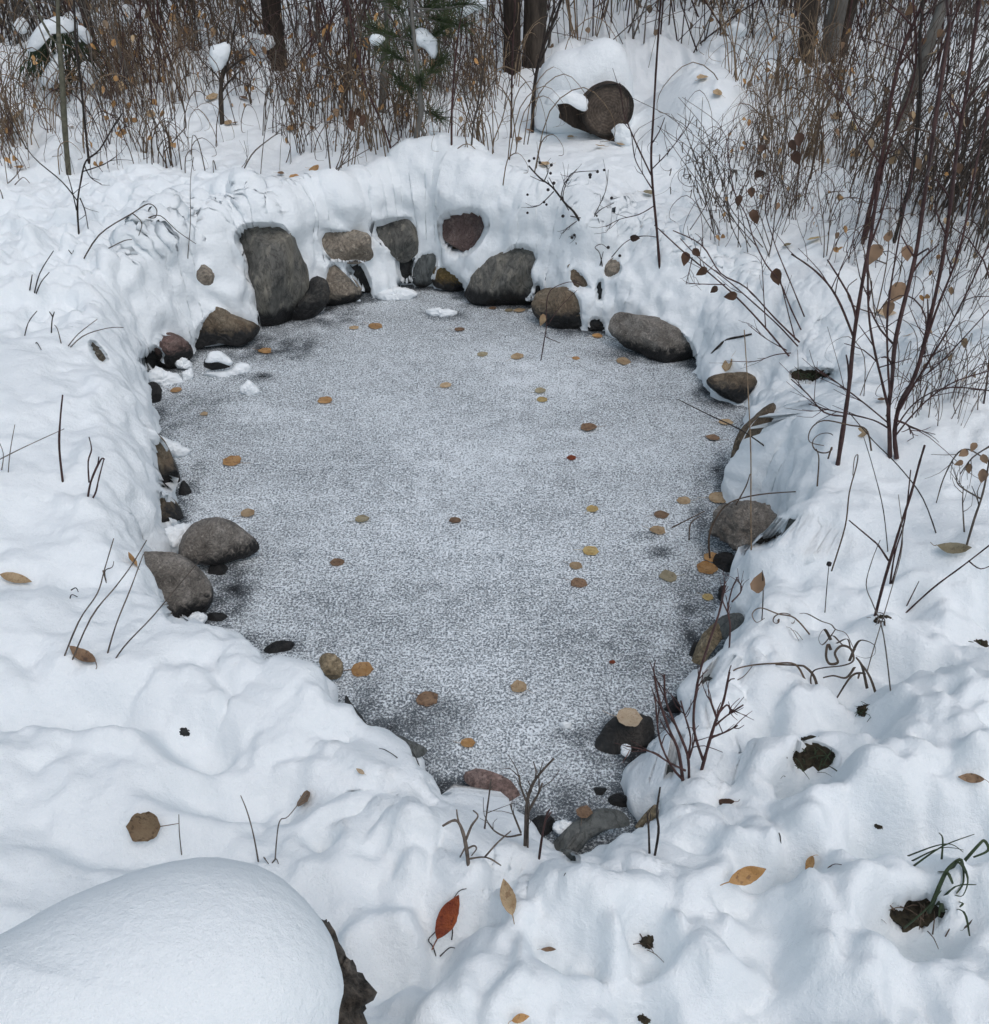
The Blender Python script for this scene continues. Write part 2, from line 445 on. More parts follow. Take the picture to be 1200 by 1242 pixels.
class MB:
    def __init__(self):
        self.v = []
        self.f = []

    def add(self, verts, faces):
        n = len(self.v)
        self.v.extend([tuple(p) for p in verts])
        self.f.extend([tuple(i + n for i in fc) for fc in faces])

    def tube(self, pts, r0, r1, sides=5, flat=1.0, jitter=0.0, smooth=3):
        pts = catmull(np.asarray(pts, dtype=float), smooth) if smooth > 1 and len(pts) > 2 else np.asarray(pts, dtype=float)
        n = len(pts)
        if n < 2:
            return
        V = []
        prev = None
        for i in range(n):
            t = pts[min(i + 1, n - 1)] - pts[max(i - 1, 0)]
            L = np.linalg.norm(t)
            t = t / L if L > 1e-9 else np.array([0, 0, 1.0])
            if prev is None:
                a = np.array([1.0, 0, 0]) if abs(t[0]) < 0.8 else np.array([0, 1.0, 0])
            else:
                a = prev
            a = a - t * (a @ t)
            la = np.linalg.norm(a)
            if la < 1e-6:
                a = np.array([0, 1.0, 0.3]); a = a - t * (a @ t); la = np.linalg.norm(a)
            a /= la
            prev = a
            b = np.cross(t, a)
            f = i / (n - 1)
            r = r0 + (r1 - r0) * f
            if jitter:
                r *= 1 + jitter * (random.random() - 0.5)
            for k in range(sides):
                an = 2 * math.pi * k / sides
                V.append(pts[i] + a * (r * math.cos(an)) + b * (r * flat * math.sin(an)))
        fc = []
        for i in range(n - 1):
            for k in range(sides):
                k2 = (k + 1) % sides
                fc.append((i * sides + k, i * sides + k2, (i + 1) * sides + k2, (i + 1) * sides + k))
        fc.append(tuple(range(sides))[::-1])
        fc.append(tuple((n - 1) * sides + k for k in range(sides)))
        self.add(V, fc)

    def ball(self, c, r, seg=6):
        V = [np.asarray(c) + np.array([0, 0, r])]
        for j in (1, 2):
            th = math.pi * j / 3
            for k in range(seg):
                ph = 2 * math.pi * k / seg
                V.append(np.asarray(c) + r * np.array([math.sin(th) * math.cos(ph), math.sin(th) * math.sin(ph), math.cos(th)]))
        V.append(np.asarray(c) - np.array([0, 0, r]))
        fc = []
        for k in range(seg):
            k2 = (k + 1) % seg
            fc.append((0, 1 + k, 1 + k2))
            fc.append((1 + k, 1 + seg + k, 1 + seg + k2, 1 + k2))
            fc.append((1 + seg + k, 1 + 2 * seg, 1 + seg + k2))
        self.add(V, fc)

    def leaf(self, base, direction, normal, length, width, shape='aspen', curl=0.3):
        """a small curved leaf blade as a strip of quads"""
        d = np.asarray(direction, dtype=float); d /= np.linalg.norm(d)
        nn = np.asarray(normal, dtype=float); nn = nn - d * (nn @ d)
        l = np.linalg.norm(nn)
        nn = nn / l if l > 1e-6 else np.array([0, 0, 1.0])
        s = np.cross(d, nn)
        prof = {'aspen': [(0, 0.15), (0.18, 0.8), (0.42, 1.0), (0.7, 0.72), (1, 0.04)],
                'lance': [(0, 0.1), (0.25, 0.75), (0.5, 1.0), (0.78, 0.6), (1, 0.03)]}[shape]
        V = []
        for u, w in prof:
            c = np.asarray(base) + d * (length * u) - nn * (curl * length * u * u)
            hw = width * 0.5 * w
            V += [c - s * hw + nn * (hw * 0.35), c, c + s * hw + nn * (hw * 0.35)]
        fc = []
        for i in range(len(prof) - 1):
            a = i * 3
            fc += [(a, a + 1, a + 4, a + 3), (a + 1, a + 2, a + 5, a + 4)]
        self.add(V, fc)

    def build(self, name, mat, parent=None, loc=None):
        return obj(name, self.v, self.f, mat, parent, True, loc)


def catmull(P, k):
    n = len(P)
    out = []
    for i in range(n - 1):
        p0 = P[max(i - 1, 0)]; p1 = P[i]; p2 = P[i + 1]; p3 = P[min(i + 2, n - 1)]
        for j in range(k):
            t = j / k
            out.append(0.5 * ((2 * p1) + (p2 - p0) * t + (2 * p0 - 5 * p1 + 4 * p2 - p3) * t * t + (3 * p1 - p0 - 3 * p2 + p3) * t ** 3))
    out.append(P[-1])
    return np.array(out)


def catmull_closed(P, k):
    n = len(P)
    out = []
    for i in range(n):
        p0 = P[i - 1]; p1 = P[i]; p2 = P[(i + 1) % n]; p3 = P[(i + 2) % n]
        for j in range(k):
            t = j / k
            out.append(0.5 * ((2 * p1) + (p2 - p0) * t + (2 * p0 - 5 * p1 + 4 * p2 - p3) * t * t + (3 * p1 - p0 - 3 * p2 + p3) * t ** 3))
    return np.array(out)


def sdist(X, Y, poly):
    """signed distance (positive outside) to a closed polygon and the nearest-edge parameters"""
    best = np.full(X.shape, 1e9)
    bi = np.zeros(X.shape, dtype=np.int32)
    bt = np.zeros(X.shape)
    ins = np.zeros(X.shape, dtype=bool)
    n = len(poly)
    for i in range(n):
        ax, ay = poly[i]
        bx, by = poly[(i + 1) % n]
        ex, ey = bx - ax, by - ay
        L = ex * ex + ey * ey + 1e-12
        t = np.clip(((X - ax) * ex + (Y - ay) * ey) / L, 0, 1)
        d2 = (X - ax - t * ex) ** 2 + (Y - ay - t * ey) ** 2
        m = d2 < best
        best[m] = d2[m]; bi[m] = i; bt[m] = t[m]
        if ay != by:
            c = ((ay > Y) != (by > Y)) & (X < (bx - ax) * (Y - ay) / (by - ay) + ax)
            ins ^= c
    d = np.sqrt(best)
    d[ins] *= -1
    return d, bi, bt


# ------------------------------------------------------------------ the pond edge (px, py, height traced, lip width, shift)
EDGE = [
    (172, 462, .02, .12), (180, 508, .06, .12), (190, 560, .10, .14), (197, 598, .10, .14), (188, 655, .10, .14), (178, 676, .08, .14),
    (196, 730, .08, .10), (222, 758, .12, .10), (264, 764, .14, .09), (330, 794, .15, .09), (386, 797, .15, .08), (418, 848, .14, .08),
    (446, 884, .10, .08), (492, 908, .07, .08), (522, 938, .09, .07), (541, 962, .10, .07), (575, 952, .05, .10),
    (628, 985, .04, .12), (652, 1012, .05, .12), (690, 1040, .07, .10), (742, 1010, .10, .08), (790, 990, .07, .10), (762, 962, .015, .14),
    (768, 930, .015, .14), (800, 905, .05, .12), (802, 870, .09, .10), (828, 846, .12, .08), (832, 815, .11, .08), (866, 792, .11, .08),
    (900, 752, .10, .09), (896, 712, .12, .09), (902, 674, .12, .09), (946, 662, .10, .10), (932, 615, .04, .14), (892, 602, .01, .24),
    (896, 578, .01, .30), (910, 550, .01, .34), (918, 492, .01, .34), (872, 482, .0, .24), (846, 446, .0, .22), (800, 432, .0, .25), (742, 404, .0, .25),
    (700, 396, .0, .16), (648, 374, .0, .12), (576, 362, .0, .12), (530, 350, .0, .12), (486, 352, .0, .13), (440, 364, .0, .12),
    (400, 371, .0, .12), (362, 386, .0, .12), (318, 396, .0, .12), (290, 412, .0, .14), (240, 424, .0, .16), (205, 448, .0, .14)]
EP = np.array([at(a, b, c)[:2] for a, b, c, d in EDGE])
EW = np.array([e[3] for e in EDGE])
K = 4
EPs = catmull_closed(EP, K)
EWs = np.repeat(EW, K)
for i in range(len(EWs)):
    a = EW[i // K]; b = EW[(i // K + 1) % len(EW)]
    EWs[i] = a + (b - a) * (i % K) / K

BASE = [  # plateau height control points (px, py, z)
    (-300, 1242, .3), (0, 1242, .22), (300, 1242, .20), (600, 1242, .20), (900, 1242, .22), (1200, 1242, .26), (1500, 1242, .3),
    (600, 1100, .16), (420, 1010, .20), (200, 950, .22), (0, 900, .26), (800, 1060, .15), (1000, 1000, .20), (1200, 1000, .27),
    (450, 940, .18), (600, 1010, .10), (720, 1050, .12), (330, 850, .20), (700, 1100, .15),
    (0, 700, .30), (150, 740, .22), (120, 590, .30), (0, 560, .36), (0, 450, .38), (120, 460, .28), (160, 640, .20),
    (940, 720, .19), (1050, 620, .28), (1200, 620, .36), (960, 520, .26), (1060, 480, .36), (1200, 420, .46), (900, 840, .17),
    (1000, 850, .20), (1150, 800, .28), (850, 900, .14), (800, 940, .08),
    (880, 440, .12), (800, 370, .24), (740, 340, .26), (770, 290, .36), (700, 240, .42), (900, 340, .32), (1000, 330, .40), (980, 430, .22),
    (640, 280, .40), (560, 220, .45), (480, 230, .45), (420, 250, .46), (310, 250, .46), (240, 300, .38), (200, 380, .26), (120, 350, .38),
    (0, 300, .46), (100, 400, .33), (200, 240, .46), (700, 180, .46), (900, 200, .48), (1150, 250, .52),
    (100, 120, .52), (400, 130, .54), (700, 120, .52), (1000, 120, .56), (100, 40, .62), (400, 40, .62), (700, 40, .62), (1000, 40, .66), (600, -60, .8), (0, -60, .8), (1200, -60, .85)]
BP = np.array([list(at(a, b, c)[:2]) + [c] for a, b, c in BASE])

AMP = [  # surface roughness control points (px, py, amount)
    (0, 600, .35), (100, 700, .4), (100, 500, .35), (100, 350, 1.0), (200, 330, .9), (50, 280, .8), (400, 240, .3), (560, 210, .3), (700, 210, .35),
    (900, 350, .5), (1050, 600, .4), (1000, 650, .35), (1100, 780, 1.0), (1000, 850, 1.2), (1100, 950, 1.2), (950, 1000, 1.2), (1100, 1180, .9),
    (800, 1100, 1.2), (600, 1150, 1.1), (450, 980, .9), (300, 900, .7), (150, 1000, .4), (50, 880, .6), (1000, 450, .6), (800, 350, .5),
    (200, 150, 1.2), (500, 120, 1.2), (1000, 150, 1.2), (700, 980, .8), (850, 900, 1.0)]
AP = np.array([list(at(a, b, .25)[:2]) + [c] for a, b, c in AMP])

BUMPS = [  # px, py, rx, ry, dh
    (110, 848, 75, 20, -.055), (110, 888, 45, 10, .03), (228, 868, 42, 26, -.09), (180, 885, 40, 14, .03), (330, 925, 100, 24, -.06), (230, 940, 60, 14, -.03),
    (402, 848, 34, 14, -.045), (300, 805, 90, 18, .025), (60, 935, 110, 30, .03), (130, 1012, 60, 18, -.035), (220, 1000, 50, 18, -.02), (480, 975, 60, 30, .04),
    (470, 1045, 70, 22, -.035), (520, 1025, 45, 25, .03), (385, 975, 22, 12, -.05), (20, 860, 40, 14, -.03),
    (135, 600, 45, 42, .06), (60, 520, 100, 45, .02), (105, 612, 20, 8, -.03), (170, 660, 25, 14, .03), (90, 700, 50, 16, -.03), (20, 712, 28, 12, -.03), (40, 760, 80, 20, .02), (165, 640, 22, 16, .02), (60, 640, 60, 20, -.015),
    (535, 1120, 26, 40, -.035), (460, 1122, 26, 26, -.035), (620, 1130, 38, 46, .03), (690, 1125, 46, 20, -.035), (790, 1112, 28, 32, -.08), (790, 1212, 30, 40, -.12), (720, 1065, 70, 22, .03),
    (560, 1190, 60, 40, .035), (700, 1190, 60, 40, .04), (850, 1110, 26, 40, .02), (740, 1110, 16, 40, .012), (860, 1180, 60, 30, .02), (500, 1080, 40, 20, .02), (900, 1215, 90, 30, -.03), (450, 1200, 40, 30, -.02),
    (985, 922, 34, 22, -.16), (940, 905, 40, 18, .02), (1112, 1105, 46, 26, -.16), (1050, 925, 60, 30, .05), (1090, 960, 70, 35, .04), (940, 985, 70, 25, .035), (1010, 1085, 80, 34, .05), (905, 1066, 40, 18, -.06),
    (880, 1090, 50, 14, .02), (965, 1035, 40, 10, -.05), (1072, 998, 26, 14, -.06), (1150, 870, 70, 36, .05), (1060, 800, 60, 16, -.03), (1190, 760, 40, 30, -.05), (1160, 1010, 40, 20, -.035), (1150, 960, 50, 20, .03),
    (870, 985, 30, 12, -.035), (850, 960, 30, 16, .02), (1060, 1160, 90, 24, .03), (1150, 1200, 60, 30, -.02), (1180, 1060, 40, 16, .03), (930, 880, 30, 16, .03), (1050, 850, 26, 14, -.05), (1090, 840, 30, 12, .035),
    (988, 440, 30, 18, -.09), (960, 395, 60, 30, .03), (1010, 545, 80, 40, .05), (1000, 640, 90, 26, .03), (955, 600, 26, 14, -.04), (960, 640, 14, 12, -.03), (930, 700, 30, 24, .03), (1080, 735, 40, 12, -.06), (1065, 700, 30, 8, -.03), (1000, 720, 30, 20, .02), (1120, 560, 60, 30, .02), (1080, 560, 30, 10, -.02),
    (285, 240, 46, 20, .05), (410, 245, 34, 20, .03), (442, 232, 5, 30, -.03), (480, 225, 34, 18, .01), (545, 212, 55, 20, .09), (510, 250, 12, 20, -.03), (645, 275, 38, 20, .06), (600, 262, 8, 18, -.03), (722, 285, 18, 22, -.07), (800, 352, 70, 22, .05), (700, 300, 20, 14, .03),
    (852, 172, 50, 26, .25), (735, 215, 60, 20, .02), (170, 262, 40, 18, -.05), (150, 300, 60, 18, .03), (125, 245, 24, 12, -.06), (340, 190, 20, 12, -.04), (290, 155, 60, 14, .05), (60, 300, 60, 20, .04), (70, 360, 60, 16, -.03), (40, 400, 60, 20, .03), (160, 360, 40, 18, .04), (210, 350, 30, 16, .03), (140, 420, 40, 16, .04), (90, 440, 60, 16, .02),
    (640, 230, 60, 16, .02), (900, 260, 60, 16, .03), (1040, 350, 30, 10, .03), (1040, 240, 50, 12, .03)]
BUMPW = []
for px, py, rx, ry, dh in BUMPS:
    p = at(px, py, .25 if py > 420 else .42)
    sl = np.linalg.norm(p - CAM)
    sd = (CAM[2] - p[2]) / sl
    BUMPW.append((p[0], p[1], rx * sl / F, ry * sl / F / sd, dh))


def wavg(X, Y, P, e, pw):
    num = np.zeros(X.shape); den = np.zeros(X.shape)
    for a, b, c in P:
        w = ((X - a) ** 2 + (Y - b) ** 2 + e) ** (-pw)
        num += w * c; den += w
    return num / den


def edge_field(X, Y):
    """signed distance to the pond edge, lip width and the outward direction"""
    d = np.full(X.shape, 5.0); w = np.full(X.shape, .12); dx = np.zeros(X.shape); dy = np.zeros(X.shape)
    box = (X > EPs[:, 0].min() - .8) & (X < EPs[:, 0].max() + .8) & (Y > EPs[:, 1].min() - .8) & (Y < EPs[:, 1].max() + .8)
    dd, bi, bt = sdist(X[box], Y[box], EPs)
    j = (bi + 1) % len(EWs)
    nxp = EPs[bi, 0] + (EPs[j, 0] - EPs[bi, 0]) * bt; nyp = EPs[bi, 1] + (EPs[j, 1] - EPs[bi, 1]) * bt
    q = np.maximum(np.abs(dd), 1e-6) * np.where(dd < 0, -1, 1)
    d[box] = dd; w[box] = EWs[bi] + (EWs[j] - EWs[bi]) * bt
    dx[box] = (X[box] - nxp) / q; dy[box] = (Y[box] - nyp) / q
    return d, w, dx, dy


def plateau(X, Y, fade=1.0):
    B = wavg(X, Y, BP, 0.012 + .45 * np.clip((Y - 4.1) / 2.0, 0, 1), 1.6)
    A = wavg(X, Y, AP, 0.02, 2.2) * fade
    far = np.clip((np.hypot(X, Y) - 5.0) / 3.0, 0, 1)
    H = B + far * 0.25 * perlin(X / 1.7, Y / 1.7, 3)
    wx = X + 0.06 * perlin(X / .25, Y / .25, 21) + .02 * perlin(X / .07, Y / .07, 23); wy = Y + 0.06 * perlin(X / .25, Y / .25, 22) + .02 * perlin(X / .07, Y / .07, 24)
    H += A * (0.040 * perlin(wx / .55, wy / .55, 4) + 0.060 * (puff(perlin(wx / .27, wy / .27, 5), .04) - .22)
              + 0.075 * (pillows(wx / .23, wy / .23, 31) - .3) + np.clip(A - .25, 0, 1) * (0.060 * (pillows(wx / .115, wy / .115, 32) - .3) + 0.024 * (pillows(wx / .05, wy / .05, 33) - .3)) + 0.005 * perlin(wx / .045, wy / .045, 7))
    st = lambda n_, a, b: (lambda t: t * t * (3 - 2 * t))(np.clip((n_ - a) / (b - a), 0, 1))
    R = np.clip(A - .22, 0, 1.1)
    ux = wx + .012 * perlin(X / .03, Y / .03, 51); uy = wy + .012 * perlin(X / .03, Y / .03, 52)
    H += R * 1.45 * (0.024 * st(perlin(ux / .12, uy / .12, 53), -.12, .16) + 0.015 * st(perlin(ux / .055, uy / .055, 54), -.05, .22)
              - 0.022 * st(perlin(ux / .085, uy / .085, 55), .32, .5) + 0.005 * perlin(ux / .022, uy / .022, 56))
    H += fade * (0.010 * perlin(X / .4, Y / .4, 9) + 0.0008 * perlin(X / .025, Y / .025, 10))
    for a, b, rx, ry, dh in BUMPW:
        q = ((X - a) / (rx * .9)) ** 2 + ((Y - b) / (ry * .9)) ** 2
        m = q < 9
        H[m] += dh * np.exp(-(q[m] ** (1.9 if dh < 0 else 1.5)) * .6)
    return H


FOOT = .04


def rim(X, Y):
    return 0.022 * perlin(X / .17, Y / .17, 12) + 0.004 * perlin(X / .06, Y / .06, 13)


def terrain(X, Y):
    d, w, _, _ = edge_field(X, Y)
    H = plateau(X, Y, np.clip(d / .16, .15, 1))
    dn = d + rim(X, Y) + .09 * w
    u = np.clip(dn / w, 0, 1)
    prof = np.sqrt(np.clip(1 - (1 - u) ** 2, 0, 1))
    return np.where(dn > 0, -FOOT + (np.maximum(H, .03) + FOOT) * prof, -0.14)


def terrain_mesh(X, Y):
    """the same snow with its rim vertices spread evenly up the rounded wall"""
    d, w, dx, dy = edge_field(X, Y)
    S = np.maximum(w * 1.15, .17); E = 2.3 * S
    u = np.clip(d / S, 0, 1)
    d2 = np.where(d < S, w * (1 - np.cos(u * math.pi / 2)), np.where(d < E, w + (E - w) * (d - S) / (E - S), d))
    sh = (rim(X, Y) + .09 * w) * np.clip(1 - d / E, 0, 1)
    mv = np.where((d > 0) & (d < E), d2 - d - sh, 0)
    X2 = X + dx * mv; Y2 = Y + dy * mv
    H = plateau(X2, Y2, np.clip(d2 / .16, .15, 1))
    Z = np.where(d > 0, -FOOT + (np.maximum(H, .03) + FOOT) * np.sin(u * math.pi / 2), -.14)
    wall = np.clip(1 - d / (S * 1.6), 0, 1) * (d > 0)
    return X2, Y2, Z, wall


def axis(lo, hi, step, outer_lo, outer_hi, fine=()):
    a = [lo]
    while a[-1] < hi:
        s = step
        for f0, f1, fs in fine:
            if f0 <= a[-1] < f1:
                s = fs
        a.append(a[-1] + s)
    s = step; up = []; x = a[-1]
    while x < outer_hi:
        s *= 1.045; x += s; up.append(x)
    s = step; dn = []; x = a[0]
    while x > outer_lo:
        s *= 1.06; x -= s; dn.append(x)
    return np.array(dn[::-1] + a + up)


ax = axis(-1.75, 1.75, .0068, -45, 45)
ay = axis(0.55, 4.7, .0072, -14, 70, fine=((3.15, 4.15, .0042),))
GX, GY = np.meshgrid(ax, ay)
VX, VY, VZ, WALL = terrain_mesh(GX, GY)
# wind and settling round the snow off
soft = np.clip(1 - WALL * 2, 0, 1) * (VZ > -.05)
for _ in range(2):
    q_ = VZ.copy()
    q_[1:-1, 1:-1] = (VZ[1:-1, 1:-1] * 2 + VZ[:-2, 1:-1] + VZ[2:, 1:-1] + VZ[1:-1, :-2] + VZ[1:-1, 2:]) / 6
    VZ = VZ + (q_ - VZ) * soft


def grid_normals(X, Y, Z):
    a = np.stack([np.gradient(q, axis=1) for q in (X, Y, Z)], -1)
    b = np.stack([np.gradient(q, axis=0) for q in (X, Y, Z)], -1)
    n = np.cross(a, b)
    return n / (np.linalg.norm(n, axis=-1, keepdims=True) + 1e-12)


NN = grid_normals(VX, VY, VZ)
mw = WALL > 0
q3 = (VX[mw], VY[mw], VZ[mw])
ofs = np.sqrt(WALL[mw]) * (.012 + .048 * (puff(perlin3(q3[0] / .13, q3[1] / .13, q3[2] / .13, 14), .03) - .12) + .018 * perlin3(q3[0] / .055, q3[1] / .055, q3[2] / .055, 15) + .006 * perlin3(q3[0] / .022, q3[1] / .022, q3[2] / .022, 16))
tt_ = np.clip((q3[2] - .24) / .16, 0, 1) * np.clip((q3[1] - 3.2) / .2, 0, 1)
ofs = ofs + tt_ * tt_ * (3 - 2 * tt_) * np.clip(WALL[mw] * 2.5, 0, 1) * (.045 + .035 * perlin3(q3[0] / .2, q3[1] / .2, q3[2] / .3, 17))
VX[mw] += NN[mw][:, 0] * ofs; VY[mw] += NN[mw][:, 1] * ofs; VZ[mw] += NN[mw][:, 2] * ofs
ax2, ay2 = ax, ay
ax, ay = ax[::2], ay[::2]
GH = terrain(*np.meshgrid(ax, ay))
for _ in range(1):
    q_ = GH.copy()
    q_[1:-1, 1:-1] = (GH[1:-1, 1:-1] * 4 + GH[:-2, 1:-1] + GH[2:, 1:-1] + GH[1:-1, :-2] + GH[1:-1, 2:]) / 8
    GH = np.where(GH > .06, q_, GH)


def height(x, y):
    i = int(np.clip(np.searchsorted(ay, y) - 1, 0, len(ay) - 2)); j = int(np.clip(np.searchsorted(ax, x) - 1, 0, len(ax) - 2))
    ty = (y - ay[i]) / (ay[i + 1] - ay[i]); tx = (x - ax[j]) / (ax[j + 1] - ax[j])
    h = (GH[i, j] * (1 - tx) + GH[i, j + 1] * tx) * (1 - ty) + (GH[i + 1, j] * (1 - tx) + GH[i + 1, j + 1] * tx) * ty
    return max(h, 0.0)


def ground(px, py):
    """the point of the snow or ice seen at a pixel of the photograph"""
    d = ray(px, py)
    t = 0.7
    while t < 40:
        p = CAM + d * t
        if p[2] <= height(p[0], p[1]):
            break
        t += 0.02 if t < 5 else .05
    lo, hi = t - .05, t
    for _ in range(12):
        mid = (lo + hi) / 2
        p = CAM + d * mid
        if p[2] <= height(p[0], p[1]): hi = mid
        else: lo = mid
    p = CAM + d * hi
    p[2] = height(p[0], p[1])
    return p


def gnormal(p, e=.02):
    gx = (height(p[0] + e, p[1]) - height(p[0] - e, p[1])) / (2 * e)
    gy = (height(p[0], p[1] + e) - height(p[0], p[1] - e)) / (2 * e)
    n = np.array([-gx, -gy, 1.0])
    return n / np.linalg.norm(n)


# ------------------------------------------------------------------ rocks
CARVES = []


def blob(name, outline, mat, base=None, zc=None, k=0.5, depth=0.6, facets=10, rough=.06, fine=.45, grow=1.0, cut=None, parent=None, seed=0, carve=True, yd=None, push=0.02, back=None, n_out=84, rings=16, pw=2.6, smooth_out=3, bulge=1.0):
    """a rounded or faceted body: a traced outline at its own distance, given real thickness and an uneven surface"""
    rnd = random.Random(seed)
    O = catmull_closed(np.array(outline, dtype=float), smooth_out)
    c = O.mean(axis=0)
    if yd is not None:
        d = ray(c[0], c[1])
        P0 = CAM + d * (yd / d[1])
    elif zc is not None:
        P0 = at(c[0], c[1], zc)
    else:
        g = at(c[0], base, 0.0)
        d = ray(c[0], c[1])
        P0 = CAM + d * (g[1] / d[1])
    v = CAM - P0
    P0 = P0 - v / np.linalg.norm(v) * push
    n = np.array([v[0], v[1], v[2] * k]); n /= np.linalg.norm(n)
    W = []
    for px, py in O:
        d = ray(px, py)
        t = ((P0 - CAM) @ n) / (d @ n)
        W.append(CAM + d * t)
    W = np.array(W)
    cen = W.mean(axis=0)
    W = cen + (W - cen) * grow
    # resample by arc length
    seg = np.linalg.norm(np.roll(W, -1, axis=0) - W, axis=1)
    cum = np.concatenate([[0], np.cumsum(seg)])
    Wc = np.vstack([W, W[:1]])
    s = np.linspace(0, cum[-1], n_out, endpoint=False)
    R = np.stack([np.interp(s, cum, Wc[:, i]) for i in range(3)], axis=1)
    size = np.linalg.norm(R - cen, axis=1).mean()
    D = size * depth
    Db = D * (0.8 if back is None else back)
    V = []
    for side, DD in ((1, D), (-1, Db)):
        for r in range(rings):
            f = 1 - r / rings if side == 1 else 1 - (r + 1) / rings
            if side == -1 and r == rings - 1:
                f = 0.04
            off = DD * (1 - f ** pw) ** (1 / pw)
            V.append(cen + (R - cen) * f + n * (off * side))
        V.append(None)
    front = V[:rings]; backs = V[rings + 1:2 * rings + 1]
    allr = backs[::-1] + front
    P = np.concatenate(allr)
    # cut flat facets on the front
    u = np.cross(n, [0, 0, 1.0]); u /= np.linalg.norm(u); w = np.cross(u, n)
    for _ in range(facets):
        a = rnd.uniform(0, 2 * math.pi); tl = rnd.uniform(.25, 1.0)
        m = n * math.cos(tl) + (u * math.cos(a) + w * math.sin(a)) * math.sin(tl)
        q = (P - cen) @ m
        lim = q.max() * rnd.uniform(.60, .9)
        ov = np.clip(q - lim, 0, None)
        P = P - np.outer(ov * .92, m)
    so = rnd.uniform(0, 100)
    for i in range(len(P)):
        q = P[i] - cen
        l = np.linalg.norm(q) + 1e-6
        s1 = Vector((P[i] / size * 1.3).tolist()) + Vector((so, so, so))
        s2 = Vector((P[i] / size * 4.5).tolist()) + Vector((so, 0, so))
        dv = mnoise.noise(s1) * rough * size + mnoise.noise(s2) * rough * fine * size + mnoise.noise(s2 * 3.1) * rough * fine * .4 * size
        P[i] = P[i] + q / l * dv
    nr = len(allr)
    faces = []
    for r in range(nr - 1):
        for i in range(n_out):
            j = (i + 1) % n_out
            faces.append((r * n_out + i, r * n_out + j, (r + 1) * n_out + j, (r + 1) * n_out + i))
    P = np.vstack([P, P[:n_out].mean(axis=0) - n * Db * .01, P[-n_out:].mean(axis=0) + n * D * .004])
    b, t = len(P) - 2, len(P) - 1
    for i in range(n_out):
        j = (i + 1) % n_out
        faces.append((b, j, i))
        faces.append((t, (nr - 1) * n_out + i, (nr - 1) * n_out + j))
    loc = np.array([cen[0], cen[1], P[:, 2].min()])
    o = obj(name, P, faces, mat, parent, True, loc)
    if carve:
        CARVES.append((O if cut is None else catmull_closed(np.array(cut, dtype=float), 3), cen, n, size, D, base is not None))
    return o


